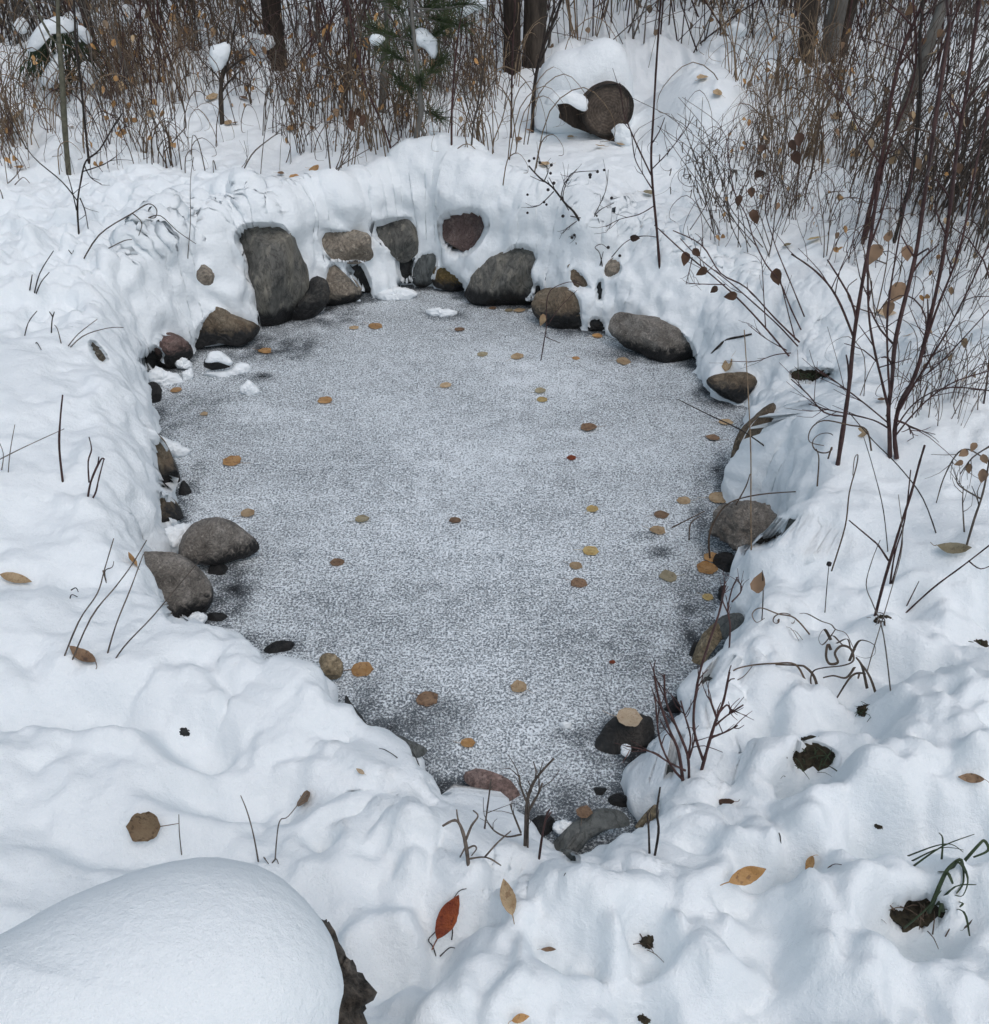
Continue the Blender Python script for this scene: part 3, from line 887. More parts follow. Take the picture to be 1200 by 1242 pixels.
ROCKS = [
    # (outline, material, kwargs, label)
    ([(283, 290), (292, 273), (318, 269), (345, 272), (352, 285), (358, 305), (370, 330), (368, 355), (356, 380), (345, 391), (316, 387), (312, 360), (305, 335), (295, 312)],
     'grey', dict(base=392, k=.35, depth=.55), 'tall upright dark grey boulder at the water, biggest stone of the snowy bank'),
    ([(384, 278), (405, 279), (442, 284), (447, 300), (446, 316), (402, 317), (394, 308)],
     'tan', dict(base=368, k=.4, depth=.6, rough=.04), 'flat tan slab stone lying on a paler stone beside the tall boulder'),
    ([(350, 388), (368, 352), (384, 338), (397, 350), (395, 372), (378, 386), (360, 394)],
     'dark', dict(base=388, k=.4, depth=.5, push=.03), 'added black filler for the shade in the hollow between the tall boulder and the pale pointed stone'),  # no stone here: black body added for the dark hollow
    ([(400, 318), (415, 328), (435, 350), (434, 365), (415, 369), (394, 370), (396, 340)],
     'tan', dict(base=370, k=.4, depth=.7), 'pale tan pointed stone at the waterline under the flat slab'),
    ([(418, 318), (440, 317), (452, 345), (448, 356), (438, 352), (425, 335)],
     'dark', dict(base=360, k=.4, depth=.5, push=.07), 'small dark filler for the shaded gap behind the pale pointed stone'),  # blackens the gap between the stones, shade given as a body
    ([(447, 272), (470, 265), (502, 264), (506, 285), (503, 305), (487, 316), (470, 300), (455, 290)],
     'grey', dict(base=352, k=.4, depth=.6), 'square grey stone under thick snow between two hanging snow tongues'),
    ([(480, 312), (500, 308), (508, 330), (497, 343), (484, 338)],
     'dark', dict(base=352, k=.4, depth=.5, push=.06), 'small black filler for the shade in the gap below the square grey stone'),  # shade of the gap built as a black body
    ([(505, 312), (525, 305), (531, 318), (525, 340), (510, 346), (500, 335)],
     'slate', dict(base=350, k=.4, depth=.6), 'dark blue-grey stone at the ice edge beside the ochre stone'),
    ([(530, 325), (545, 325), (568, 345), (565, 353), (545, 351), (527, 345)],
     'ochre', dict(base=354, k=.4, depth=.6), 'low ochre brown stone at the ice edge below the red boulder'),
    ([(531, 264), (550, 255), (580, 253), (595, 270), (585, 290), (575, 302), (555, 292), (538, 280)],
     'red', dict(base=345, k=.35, depth=.7, cut=[(531, 264), (550, 255), (580, 253), (595, 270), (587, 290), (577, 303), (560, 312), (543, 306), (533, 290)]), 'reddish purple boulder framed by snow high in the bank'),
    ([(533, 278), (555, 293), (574, 303), (560, 312), (545, 307), (534, 292)],
     'ochre', dict(base=345, k=.4, depth=.4, push=.05, carve=False), 'dark ochre stone in the hollow just under the reddish boulder'),
    ([(571, 350), (585, 325), (605, 312), (622, 296), (640, 298), (653, 310), (645, 330), (650, 345), (645, 362), (620, 371), (585, 366), (571, 360)],
     'grey', dict(base=370, k=.4, depth=.55), 'broad grey brown boulder with snow running down its shoulder'),
    ([(650, 362), (660, 353), (690, 351), (703, 360), (706, 385), (695, 399), (670, 393), (652, 381)],
     'brown', dict(base=396, k=.45, depth=.7), 'rounded brown stone at the ice where a thin twig droops'),
    ([(690, 323), (700, 326), (717, 345), (708, 352), (695, 348)],
     'brown', dict(base=394, k=.4, depth=.5), 'small wedge of brown rock peeking out above the rounded brown stone'),
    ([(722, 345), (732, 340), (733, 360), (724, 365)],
     'dark', dict(base=396, k=.4, depth=.4, push=.05), 'thin black strip for the shade of a slit in the snow'),  # dark gap in the snow, its shade put in as black colour
    ([(733, 325), (745, 313), (754, 320), (752, 333), (735, 337)],
     'tan', dict(base=398, k=.4, depth=.6), 'small tan stone standing in snow under the berry branch'),
    ([(713, 388), (725, 383), (734, 390), (733, 402), (718, 403)],
     'brown', dict(base=402, k=.4, depth=.6), 'little brown stone at the ice next to the long low boulder'),
    ([(741, 392), (748, 381), (775, 385), (800, 389), (820, 397), (835, 410), (846, 428), (840, 439), (810, 439), (775, 426), (745, 409)],
     'granite', dict(base=432, k=.45, depth=.6), 'long low speckled boulder with a black wet base under the snow'),
    ([(858, 462), (875, 454), (905, 453), (917, 462), (912, 475), (900, 488), (885, 485), (870, 476)],
     'brown', dict(zc=.04, k=.6, depth=.7, push=-.03), 'wedge shaped dark brown stone at the tip of the snow tongue'),
    ([(889, 548), (900, 521), (918, 504), (938, 491), (938, 512), (930, 535), (924, 562), (916, 581), (900, 574), (890, 562)],
     'brown', dict(zc=.07, k=.6, depth=.6, push=-.09, facets=2, cut=[(896, 548), (905, 525), (918, 508), (932, 500), (928, 525), (918, 552), (908, 566)]), 'narrow upright brown stone under the snow edge beside the straw stems'),
    ([(862, 640), (870, 618), (905, 612), (935, 617), (948, 645), (945, 660), (915, 668), (885, 660), (865, 650)],
     'granite', dict(zc=.07, k=.7, depth=.6, rough=.13, fine=.9, push=-.02), 'rough wrinkled grey brown stone with dead stems lying over it'),
    ([(962, 624), (972, 617), (984, 618), (984, 628), (962, 645), (949, 656), (950, 648)],
     'slate_dry', dict(yd=float(ground(968, 632)[1]), k=.9, depth=.3, carve=False), 'small dark slate corner showing through snow behind the wrinkled stone'),
    ([(840, 811), (845, 783), (866, 757), (880, 752), (878, 770), (862, 793), (850, 809)],
     'tan_dry', dict(zc=.05, k=.7, depth=.5), 'sloping brown stone beside a dark slate at the snow edge'),
    ([(866, 757), (882, 746), (903, 744), (902, 756), (886, 768), (870, 782), (866, 770)],
     'slate_dry', dict(zc=.09, k=.7, depth=.5), 'dark slate stone touching the sloping brown stone'),
    ([(846, 832), (855, 820), (867, 816), (867, 824), (852, 834)],
     'slate', dict(zc=.10, k=.7, depth=.5), 'tiny dark stone tip poking from snow near the red twigs'),
    ([(177, 510), (190, 525), (205, 545), (217, 575), (211, 594), (195, 601), (188, 575), (184, 545)],
     'brown', dict(zc=.08, k=.6, depth=.6), 'long brown stone under the overhanging snow pillow'),
    ([(186, 596), (203, 599), (218, 615), (223, 628), (208, 634), (198, 647), (190, 640), (190, 618)],
     'brown', dict(zc=.06, k=.6, depth=.6), 'small dark brown stone below the snow pillow and the long brown stone'),
    ([(220, 672), (230, 642), (255, 630), (285, 637), (312, 660), (302, 673), (275, 681), (240, 684)],
     'granite', dict(zc=.07, k=.7, depth=.7, facets=3), 'smooth dome shaped grey brown stone sticking out into the ice'),
    ([(170, 672), (200, 671), (230, 682), (250, 702), (257, 722), (246, 741), (218, 757), (200, 748), (194, 722), (186, 698)],
     'granite', dict(zc=.09, k=.7, depth=.7, facets=3), 'large rounded speckled boulder half wrapped by the snow bank'),
    ([(236, 415), (240, 395), (262, 375), (285, 385), (308, 395), (311, 404), (290, 417), (265, 414), (240, 422)],
     'brown', dict(base=422, k=.45, depth=.6, rough=.08), 'jagged olive brown stone beside the tall grey boulder'),
    ([(192, 412), (205, 406), (225, 415), (231, 430), (222, 441), (208, 448), (196, 440), (190, 425)],
     'red', dict(base=446, k=.45, depth=.6, rough=.08), 'dark reddish brown stone at the corner of the ice'),
    ([(174, 428), (188, 418), (200, 428), (198, 442), (184, 447), (168, 446), (166, 440)],
     'dark', dict(base=448, k=.45, depth=.6, rough=.08), 'knobbly black stone against the dark reddish stone'),
    ([(238, 335), (245, 322), (255, 325), (260, 335), (256, 346), (245, 343)],
     'tan', dict(zc=.36, k=.6, depth=.6, rough=.1), 'small speckled tan stone showing in deep snow beside the tall boulder'),
    ([(106, 418), (114, 412), (128, 428), (131, 439), (120, 439)],
     'tan', dict(zc=.30, k=.6, depth=.6), 'little tan stone lying alone on the snowy slope'),
    ([(444, 883), (452, 880), (490, 895), (516, 908), (513, 917), (495, 917), (475, 905)],
     'slate_dry', dict(carve=False, zc=.07, k=.9, depth=.35, facets=3, push=-.04), 'dark angular slate plank jutting from the near snow edge'),
    ([(418, 845), (424, 850), (445, 878), (456, 895), (448, 897), (438, 882), (420, 858)],
     'dark', dict(carve=False, zc=.06, k=.9, depth=.35, facets=3, push=-.03), 'thin black stone edge along the snow beside the slate plank'),
    ([(557, 942), (575, 932), (600, 938), (622, 950), (633, 970), (625, 978), (600, 967), (570, 953)],
     'red_dry', dict(carve=False, zc=.03, k=.9, depth=.4), 'pinkish brown curved stone at the near end of the ice'),
    ([(714, 937), (722, 905), (735, 880), (760, 866), (790, 868), (801, 880), (792, 900), (775, 908), (745, 922), (728, 938)],
     'slab', dict(carve=False, zc=.02, k=.9, depth=.3, facets=4), 'big flat black slab under the large pale leaf'),
    ([(671, 1028), (690, 1003), (715, 985), (735, 981), (757, 989), (763, 1002), (738, 1006), (715, 1018), (697, 1036)],
     'slate_dry', dict(zc=.05, k=.9, depth=.4, facets=3), 'curved grey green slate at the near shore with an orange patch'),
    ([(676, 1030), (700, 1034), (706, 1046), (690, 1048)],
     'slate_dry', dict(zc=.06, k=.9, depth=.4), 'small flat slate chip beside the curved slate'),
    ([(792, 935), (799, 922), (818, 921), (824, 932), (820, 943), (803, 945)],
     'slate_dry', dict(zc=.05, k=.8, depth=.6), 'small round grey stone among slush behind the red twigs'),
    ([(771, 1002), (788, 981), (797, 977), (797, 996), (782, 1003)],
     'tan_dry', dict(zc=.06, k=.8, depth=.5), 'small brown stone corner in the snow beside the thin upright twigs'),
    ([(387, 798), (400, 792), (415, 804), (413, 820), (403, 827), (392, 815)],
     'tan_dry', dict(zc=.05, k=.8, depth=.6), 'small golden tan stone at the snow point beside an orange leaf'),
    ([(315, 790), (330, 780), (352, 778), (363, 790), (345, 800), (325, 802)],
     'dark', dict(carve=False, zc=.01, k=.95, depth=.25), 'flat dark stone just under the near ice edge'),
    ([(250, 746), (268, 743), (280, 752), (270, 760), (255, 760)],
     'dark', dict(carve=False, zc=.01, k=.9, depth=.35), 'small wet black stone beside the large speckled boulder'),
    ([(740, 965), (752, 962), (764, 968), (762, 978), (748, 979), (738, 974)],
     'dark', dict(carve=False, zc=.02, k=.9, depth=.4), 'small black stone in the slush above the curved slate'),
    ([(644, 352), (652, 342), (660, 350), (657, 366), (648, 368)], 'dark', dict(base=372, k=.4, depth=.5, push=.03), 'black wedge filling in for shade in the gap between the broad boulder and the rounded brown stone'),  # black body added where the gap lies in shade
    ([(866, 676), (880, 670), (896, 680), (892, 700), (876, 704), (866, 692)], 'dark', dict(carve=False, zc=.015, k=.9, depth=.4), 'flat black wet stone beside the overlapping orange leaves'),
    ([(872, 716), (886, 708), (896, 722), (890, 742), (878, 738)], 'dark', dict(carve=False, zc=.02, k=.9, depth=.4), 'wet black stone at the snow edge beside the small yellow leaf'),
    ([(846, 812), (836, 800), (842, 780), (852, 786), (850, 806)], 'dark', dict(carve=False, zc=.012, k=.9, depth=.35), 'thin dark stone in the wet rim under the sloping brown stone'),
    ([(802, 868), (814, 850), (828, 842), (830, 856), (818, 872)], 'dark', dict(carve=False, zc=.02, k=.9, depth=.4), 'dark wet stone among the shoots of the red-twigged bush'),
    ([(252, 690), (266, 682), (282, 690), (280, 708), (264, 716), (254, 706)], 'dark', dict(carve=False, zc=.006, k=.95, depth=.25), 'flat sunken black stone under the curled yellow leaf'),
    ([(216, 590), (224, 584), (232, 596), (230, 614), (222, 618)], 'dark', dict(carve=False, zc=.006, k=.95, depth=.3), 'small sunken black stone beside the small dark brown stone'),
    ([(700, 968), (716, 956), (740, 958), (744, 972), (724, 982), (706, 980)], 'dark', dict(carve=False, zc=.004, k=.95, depth=.25), 'flat black stone under thin ice before the curved slate'),
    ([(640, 1000), (654, 990), (672, 994), (674, 1012), (656, 1020), (642, 1014)], 'dark', dict(carve=False, zc=.02, k=.9, depth=.4), 'dark wet stone at the foot of the small bare shrub'),
    ([(176, 470), (188, 464), (196, 474), (192, 492), (182, 496)], 'dark', dict(carve=False, zc=.03, k=.8, depth=.5), 'dark wet stone tucked under the snow at the corner above the long brown stone'),
]
for i, (ol, mt, kw, lb) in enumerate(ROCKS):
    ro_ = blob('rock', ol, mt, seed=i + 3, grow=1.36 if 'reddish purple' in lb else 1.14 if 'base' in kw else 1.07, **kw)
    ro_.data.set_sharp_from_angle(angle=math.radians(33))
    tag(ro_, lb, 'rock', 'stones around the frozen pond')

# stone on the ice with its own cap of snow
st = blob('rock', [(247, 436), (258, 430), (272, 433), (280, 443), (272, 451), (255, 451), (247, 446)], 'brown', zc=.02, k=.6, depth=.7, seed=71, carve=False)
tag(st, 'small stone on the ice wearing a white cap of snow', 'rock', 'stones around the frozen pond')
blob('snow_cap', [(249, 437), (255, 428), (264, 425), (276, 432), (283, 439), (279, 443), (264, 439), (252, 440)], 'snow', zc=.05, k=.6, depth=.7, seed=72, carve=False, facets=0, rough=.12, parent=st, push=-.01)

LUMPS = [
    ([(292, 476), (294, 467), (300, 460), (306, 464), (313, 472), (312, 480), (300, 481)], .015, 'little two-ball snow lump sitting out on the ice'),
    ([(252, 452), (275, 450), (288, 440), (300, 440), (304, 449), (290, 457), (268, 460)], .006, 'crescent of slushy snow curling around the snow-capped stone'),
    ([(180, 450), (195, 446), (215, 455), (222, 467), (205, 472), (185, 465)], .012, 'patch of rounded slush at the corner of the ice'),
    ([(212, 440), (222, 434), (232, 440), (230, 447), (216, 447)], .02, 'small round snow lump against the dark reddish stone'),
    ([(222, 452), (230, 447), (235, 453), (232, 462), (223, 462)], .012, 'small snow ball on the slush by the reddish stone'),
    ([(192, 528), (205, 533), (228, 543), (228, 550), (212, 552), (197, 542)], .03, 'ragged snow fleck leaning on the long brown stone'),
    ([(200, 640), (215, 634), (237, 637), (234, 652), (222, 668), (204, 672), (193, 662)], .05, 'heap of snow between the small brown stone and the dome stone'),
    ([(516, 378), (528, 373), (545, 374), (556, 379), (545, 384), (525, 386)], .006, 'thin oval snow crust on the ice near the bank'),
    ([(455, 358), (470, 350), (495, 350), (505, 358), (490, 366), (465, 366)], .012, 'icy snow foot below the hanging snow tongue'),
    ([(680, 878), (684, 875), (692, 877), (691, 883), (683, 883)], .006, 'tiny white snow pellet on the near ice'),
    ([(228, 748), (240, 744), (252, 748), (248, 756), (232, 760)], .02, 'snow crumb beside the large speckled boulder'),
    ([(672, 1000), (682, 994), (694, 1000), (688, 1010), (674, 1010)], .03, 'snow lump beside the curved slate'),
    ([(753, 905), (760, 902), (766, 908), (762, 917), (755, 916)], .03, 'small icy bead on the black slab under the pale leaf'),
]
for i, (ol, z, lb) in enumerate(LUMPS):
    tag(blob('snow_lump', ol, 'snow', zc=z, k=.8, depth=.5, seed=200 + i, carve=False, facets=0, rough=.34, push=0, n_out=56, rings=12), lb, 'snow lump', 'snow lumps on the ice')

# ------------------------------------------------------------------ bare soil and green blades in the holes
SOIL = [(985, 920, 38, 18, 'soil', 'dark mossy turf bared in a deep hole in the snow'),
        (1113, 1107, 38, 18, 'soil', 'dark earth bared in the hole under the green blades'),
        (792, 1143, 20, 10, 'soil', 'sliver of grassy earth in the bottom of a boot hole'),
        (230, 888, 18, 8, 'dark', 'small black stone tip bared in the snow trough'),
        (1072, 752, 16, 8, 'soil', 'shaded earth in the hollow at the foot of the dark forked stem'),
        (1188, 782, 16, 8, 'soil', 'black earth gap under the snow crust at the photo edge'),
        (1052, 862, 20, 10, 'soil', 'litter showing under the largest curled grass tangle'),
        (875, 985, 18, 6, 'soil', 'grassy litter in a shallow dent behind the red twigs'),
        (1068, 1000, 10, 7, 'soil', 'thin dark crack of litter in the rough snow'),
        (985, 455, 30, 10, 'soil', 'brown litter at the shaded foot of the arching shrub'),
        (782, 1232, 12, 14, 'soil', 'litter in the boot hole at the bottom edge of the photo')]
for i, (px, py, rx, ry, mt, lb_) in enumerate(SOIL):
    g = ground(px, py)
    if rx < 25:
        rx, ry = rx * .62, ry * .6
    ol = [(px + rx * 1.05 * math.cos(a) * random.uniform(.85, 1.12), py + ry * 1.15 * math.sin(a) * random.uniform(.85, 1.12)) for a in np.linspace(0, 2 * math.pi, 9)[:-1]]
    so = blob('earth_patch', ol, mt, zc=float(g[2] - (.005 if rx >= 25 else .003)), k=1.0, depth=.3, seed=400 + i, carve=rx >= 25, grow=1.14, facets=0, rough=.2, fine=1.2, push=.03 if rx >= 25 else 0.0, n_out=72, rings=12)
    tag(so, lb_, 'earth')
    if mt == 'soil' and rx > 8:
        mb = MB()
        for j in range(22):
            q = g + np.array([random.gauss(0, rx * .0009), random.gauss(0, ry * .0012), -.006])
            dv = np.array([random.gauss(0, 1), random.gauss(0, 1), random.uniform(.1, .9)]); dv /= np.linalg.norm(dv)
            l = random.uniform(.012, .05) * (1 if rx > 25 else .7)
            mb.tube([q, q + dv * l * .5, q + dv * l + np.array([0, 0, -.01])], .0013, .0006, 4, flat=.4, smooth=2)
        gb = mb.build('dead_blades', random.choice(['grass_dry', 'grass_green']), None, so.location)
        gb.parent = so; gb.location = (0, 0, 0)

# ------------------------------------------------------------------ carve the snow back where stones show
shape = VX.shape
PV = np.stack([VX.ravel(), VY.ravel(), VZ.ravel()], axis=1)
ppx, ppy, pdep = project(PV)
pt = np.linalg.norm(PV - CAM, axis=1)
near = (pdep > .3) & (pt < 6)
deep_any = np.zeros(len(PV), dtype=bool)
deep_t = np.full(len(PV), 1e9)
rims = []
for O, cen_, n_, size, D, drop in CARVES:
    tr = np.linalg.norm(cen_ - CAM)
    x0, y0 = O.min(axis=0); x1, y1 = O.max(axis=0)
    m = near & (ppx > x0 - 8) & (ppx < x1 + 8) & (ppy > y0 - 8) & (ppy < y1 + 20) & (np.abs(pt - tr) < .5)
    idx = np.nonzero(m)[0]
    if not len(idx):
        continue
    nx, ny = ppx[idx], ppy[idx]
    sd, bi, bt = sdist(nx, ny, O)
    sd = sd + 1.2 * perlin3(PV[idx, 0] / .03, PV[idx, 1] / .03, PV[idx, 2] / .03, 31)
    rd = (PV[idx] - CAM) / pt[idx][:, None]
    tgt = ((cen_ - CAM) @ n_) / (rd @ n_) + size * .25
    band = min(7.5, -.45 * sd.min()) if sd.min() < 0 else 3.0
    deep = sd < -band
    if drop:
        for sh in (6, 12):
            deep |= (sdist(nx, ny - sh, O)[0] < -1) & (ny > y0 + .6 * (y1 - y0)) & (PV[idx, 2] < .05)
    ok = pt[idx] < tgt
    kk = idx[deep & ok]
    deep_any[kk] = True
    deep_t[kk] = np.minimum(deep_t[kk], tgt[deep & ok])
    r_ = (sd < -.5) & ~deep & ok
    rims.append((O, idx[r_], bi[r_], bt[r_]))
kk = np.nonzero(deep_any)[0]
PV[kk] = CAM + (PV[kk] - CAM) * (deep_t[kk] / pt[kk])[:, None]
for O, kr, b_, t_ in rims:
    q_ = ~deep_any[kr]
    kr, b_, t_ = kr[q_], b_[q_], t_[q_]
    Np = O[b_] + (O[(b_ + 1) % len(O)] - O[b_]) * t_[:, None]
    dv = RT * ((Np[:, :1] - 600) / F) + UP * ((621 - Np[:, 1:]) / F) + FWD
    dv /= np.linalg.norm(dv, axis=1, keepdims=True)
    PV[kr] = CAM + dv * pt[kr][:, None]

ny_, nx_ = shape
me = bpy.data.meshes.new('snow')
me.vertices.add(len(PV))
me.vertices.foreach_set('co', PV.astype(np.float32).ravel())
ii = np.arange(ny_ * nx_).reshape(shape)
quads = np.stack([ii[:-1, :-1], ii[:-1, 1:], ii[1:, 1:], ii[1:, :-1]], axis=-1).reshape(-1, 4)
nq = len(quads)
me.loops.add(nq * 4)
me.loops.foreach_set('vertex_index', quads.astype(np.int32).ravel())
me.polygons.add(nq)
me.polygons.foreach_set('loop_start', (np.arange(nq) * 4).astype(np.int32))
me.polygons.foreach_set('use_smooth', np.ones(nq, dtype=bool))
me.update(calc_edges=True)
me.validate()
me.materials.append(M['snow'])
snow_o = bpy.data.objects.new('snow_ground', me)
COL.objects.link(snow_o)
snow_o['kind'] = 'structure'

# ------------------------------------------------------------------ the ice
bx0, by0 = EPs.min(axis=0) - .12; bx1, by1 = EPs.max(axis=0) + .12
ix = np.arange(bx0, bx1, .012); iy = np.arange(by0, by1, .012)
IX, IY = np.meshgrid(ix, iy)
IZ = 0.0012 * perlin(IX / .12, IY / .12, 41)
sd, _, _ = sdist(IX, IY, EPs)
edge = np.clip((-sd + .035 * perlin(IX / .09, IY / .09, 42) + .02 * perlin(IX / .035, IY / .035, 46)) / .06, 0, 1)
frost = 0.16 + 0.55 * edge + 0.10 * perlin(IX / .35, IY / .35, 43) + 0.04 * perlin((IX + .3 * IY) / .22, (IY - .2 * IX) / .09, 45)
for px, py, rx, ry, a in [  # clearer or whiter patches
    (330, 420, 60, 16, -.45), (390, 385, 60, 12, -.35), (230, 500, 40, 24, -.22), (215, 620, 16, 60, -.35), (275, 720, 28, 40, -.55), (330, 780, 60, 12, -.4), (440, 850, 30, 30, -.22), (520, 870, 50, 30, -.28),
    (470, 880, 40, 18, -.4), (520, 930, 40, 24, -.3), (560, 960, 30, 14, -.3), (700, 960, 60, 24, -.3), (750, 900, 45, 30, -.45), (690, 900, 20, 18, -.3), (800, 790, 60, 40, -.22), (850, 740, 24, 50, -.3), (870, 650, 28, 40, -.5), (845, 770, 16, 40, -.35),
    (860, 590, 20, 20, -.15), (880, 570, 12, 40, -.2), (780, 430, 60, 8, -.4), (690, 400, 40, 8, -.4), (600, 372, 40, 6, -.3), (860, 480, 20, 12, -.4), (540, 382, 26, 6, -.4), (800, 670, 16, 7, -.35), (780, 650, 14, 6, -.25), (865, 568, 9, 5, -.4), (310, 458, 26, 6, -.35), (320, 455, 14, 3, -.3),
    (580, 560, 200, 90, .07), (650, 450, 180, 30, .08), (560, 700, 150, 60, .06), (560, 800, 120, 40, .04), (300, 500, 70, 12, .12), (590, 900, 60, 30, .05), (670, 850, 50, 30, .04), (460, 610, 40, 18, -.06), (700, 770, 60, 26, -.1), (300, 600, 50, 26, .03), (540, 930, 20, 14, .1), (400, 740, 60, 30, -.1), (640, 760, 70, 20, .05), (700, 1000, 50, 30, -.3)]:
    p = at(px, py, 0); sl = np.linalg.norm(p - CAM); s_ = CAM[2] / sl
    q = ((IX - p[0]) / (rx * sl / F)) ** 2 + ((IY - p[1]) / (ry * sl / F / s_)) ** 2
    frost += a * (.72 if a < 0 else 1) * np.exp(-q * q * .9) * (1 + 1.1 * perlin(IX / .06, IY / .06, 44) + .5 * perlin(IX / .025, IY / .025, 47))
frost = np.clip(frost, 0, 1)
me = bpy.data.meshes.new('pond_ice')
iv = np.stack([IX.ravel(), IY.ravel(), IZ.ravel()], axis=1)
ni = np.arange(IX.size).reshape(IX.shape)
iq = np.stack([ni[:-1, :-1], ni[:-1, 1:], ni[1:, 1:], ni[1:, :-1]], axis=-1).reshape(-1, 4)
me.from_pydata(iv.tolist(), [], iq.tolist())
a_ = me.attributes.new('frost', 'FLOAT', 'POINT')
a_.data.foreach_set('value', frost.ravel().astype(np.float32))
me.polygons.foreach_set('use_smooth', np.ones(len(me.polygons), dtype=bool))
me.materials.append(M['ice'])
ice = bpy.data.objects.new('pond_ice', me)
COL.objects.link(ice)
ice['kind'] = 'structure'

# ------------------------------------------------------------------ log with snow, stump with snow
lg = ground(735, 172)
lgr = empty('log', lg)
tag(lgr, 'sawn log end under a huge round pillow of snow', 'log')
fc = lg + np.array([0, 0.02, .125])
axd = np.array([-.15, 1.0, 0.02]); axd /= np.linalg.norm(axd)
sidev = np.cross(axd, [0, 0, 1.0]); sidev /= np.linalg.norm(sidev); upv = np.cross(sidev, axd)
NS, NL = 40, 14
V = []; Fc = []
for j in range(NL):
    for i in range(NS):
        an = 2 * math.pi * i / NS
        r = .112 * (1 + .05 * math.sin(an * 2 + 1) + .03 * mnoise.noise(Vector((math.cos(an) * 2.5, math.sin(an) * 2.5, j * .4))) + .02 * mnoise.noise(Vector((an * 6, j * .3, 3))))
        V.append(fc + axd * (.40 * j / (NL - 1)) + sidev * (r * math.cos(an)) + upv * (r * math.sin(an)))
for j in range(NL - 1):
    for i in range(NS):
        k2 = (i + 1) % NS
        Fc.append((j * NS + i, j * NS + k2, (j + 1) * NS + k2, (j + 1) * NS + i))
obj('bark', V, Fc, 'bark_brown', lgr, True, fc)
V2 = []; F2 = []
NR = 8
for q in range(NR):
    f = 1 - q / NR
    for i in range(NS):
        V2.append(fc + (np.array(V[i]) - fc) * f * .985 - axd * (.004 + .006 * mnoise.noise(Vector((f * 9, i * .2, 0)))))
for q in range(NR - 1):
    for i in range(NS):
        k2 = (i + 1) % NS
        F2.append((q * NS + i, (q + 1) * NS + i, (q + 1) * NS + k2, q * NS + k2))
V2.append(fc - axd * .004)
for i in range(NS):
    F2.append(((NR - 1) * NS + i, len(V2) - 1, (NR - 1) * NS + (i + 1) % NS))
obj('cut_face', V2, F2, 'wood_end', lgr, True, fc)
blob('snow_cap', [(646, 150), (645, 118), (653, 88), (672, 66), (700, 57), (728, 47), (752, 54), (766, 84), (771, 120), (768, 152), (752, 166), (700, 164), (664, 158)], 'snow', yd=float(lg[1] + .19), k=.2, depth=.62, seed=301, carve=False, facets=0, rough=.05, parent=lgr, push=0, n_out=96, rings=22, pw=2.2, back=1.2)
lb = blob('log', [(667, 124), (684, 119), (702, 126), (716, 138), (740, 142), (762, 150), (764, 168), (745, 173), (722, 164), (695, 153), (674, 140)], 'bark_brown', yd=float(lg[1] + .06), k=.3, depth=.28, seed=302, carve=False, facets=3, rough=.07, fine=.9, push=0)
tag(lb, 'dark rotten log lying under the sawn log end', 'log')
blob('snow_cap', [(660, 126), (668, 113), (684, 108), (702, 112), (713, 122), (712, 134), (702, 132), (690, 124), (676, 124)], 'snow', yd=float(lg[1] - .01), k=.3, depth=.8, seed=303, carve=False, facets=0, rough=.14, parent=lb, push=0, n_out=50, rings=10)
blob('snow_cap', [(742, 158), (752, 150), (764, 152), (768, 166), (764, 176), (750, 176)], 'snow', yd=float(lg[1] - .03), k=.4, depth=.7, seed=304, carve=False, facets=0, rough=.2, parent=lb, push=0, n_out=40, rings=8)

sg = at(250, 1235, .18)
stump = empty('tree_stump', sg)
tag(stump, 'tree stump buried under a big smooth dome of snow', 'tree stump')
blob('snow_cap', [(-60, 1160), (0, 1134), (90, 1085), (180, 1051), (265, 1041), (330, 1056), (370, 1090), (399, 1132), (409, 1165), (414, 1192), (408, 1215), (405, 1245), (390, 1320), (300, 1400), (120, 1430), (-60, 1380), (-120, 1260)],
     'snow', zc=.42, k=.75, depth=.75, seed=310, carve=False, facets=0, rough=.04, fine=.14, parent=stump, push=0, n_out=140, rings=30, pw=2.1)
blob('bark', [(388, 1116), (404, 1130), (416, 1150), (431, 1180), (441, 1215), (444, 1260), (420, 1330), (360, 1340), (340, 1200)], 'stump_bark', zc=.30, k=.5, depth=.8, seed=311, carve=False, facets=9, rough=.2, fine=1.2, parent=stump, push=.03)


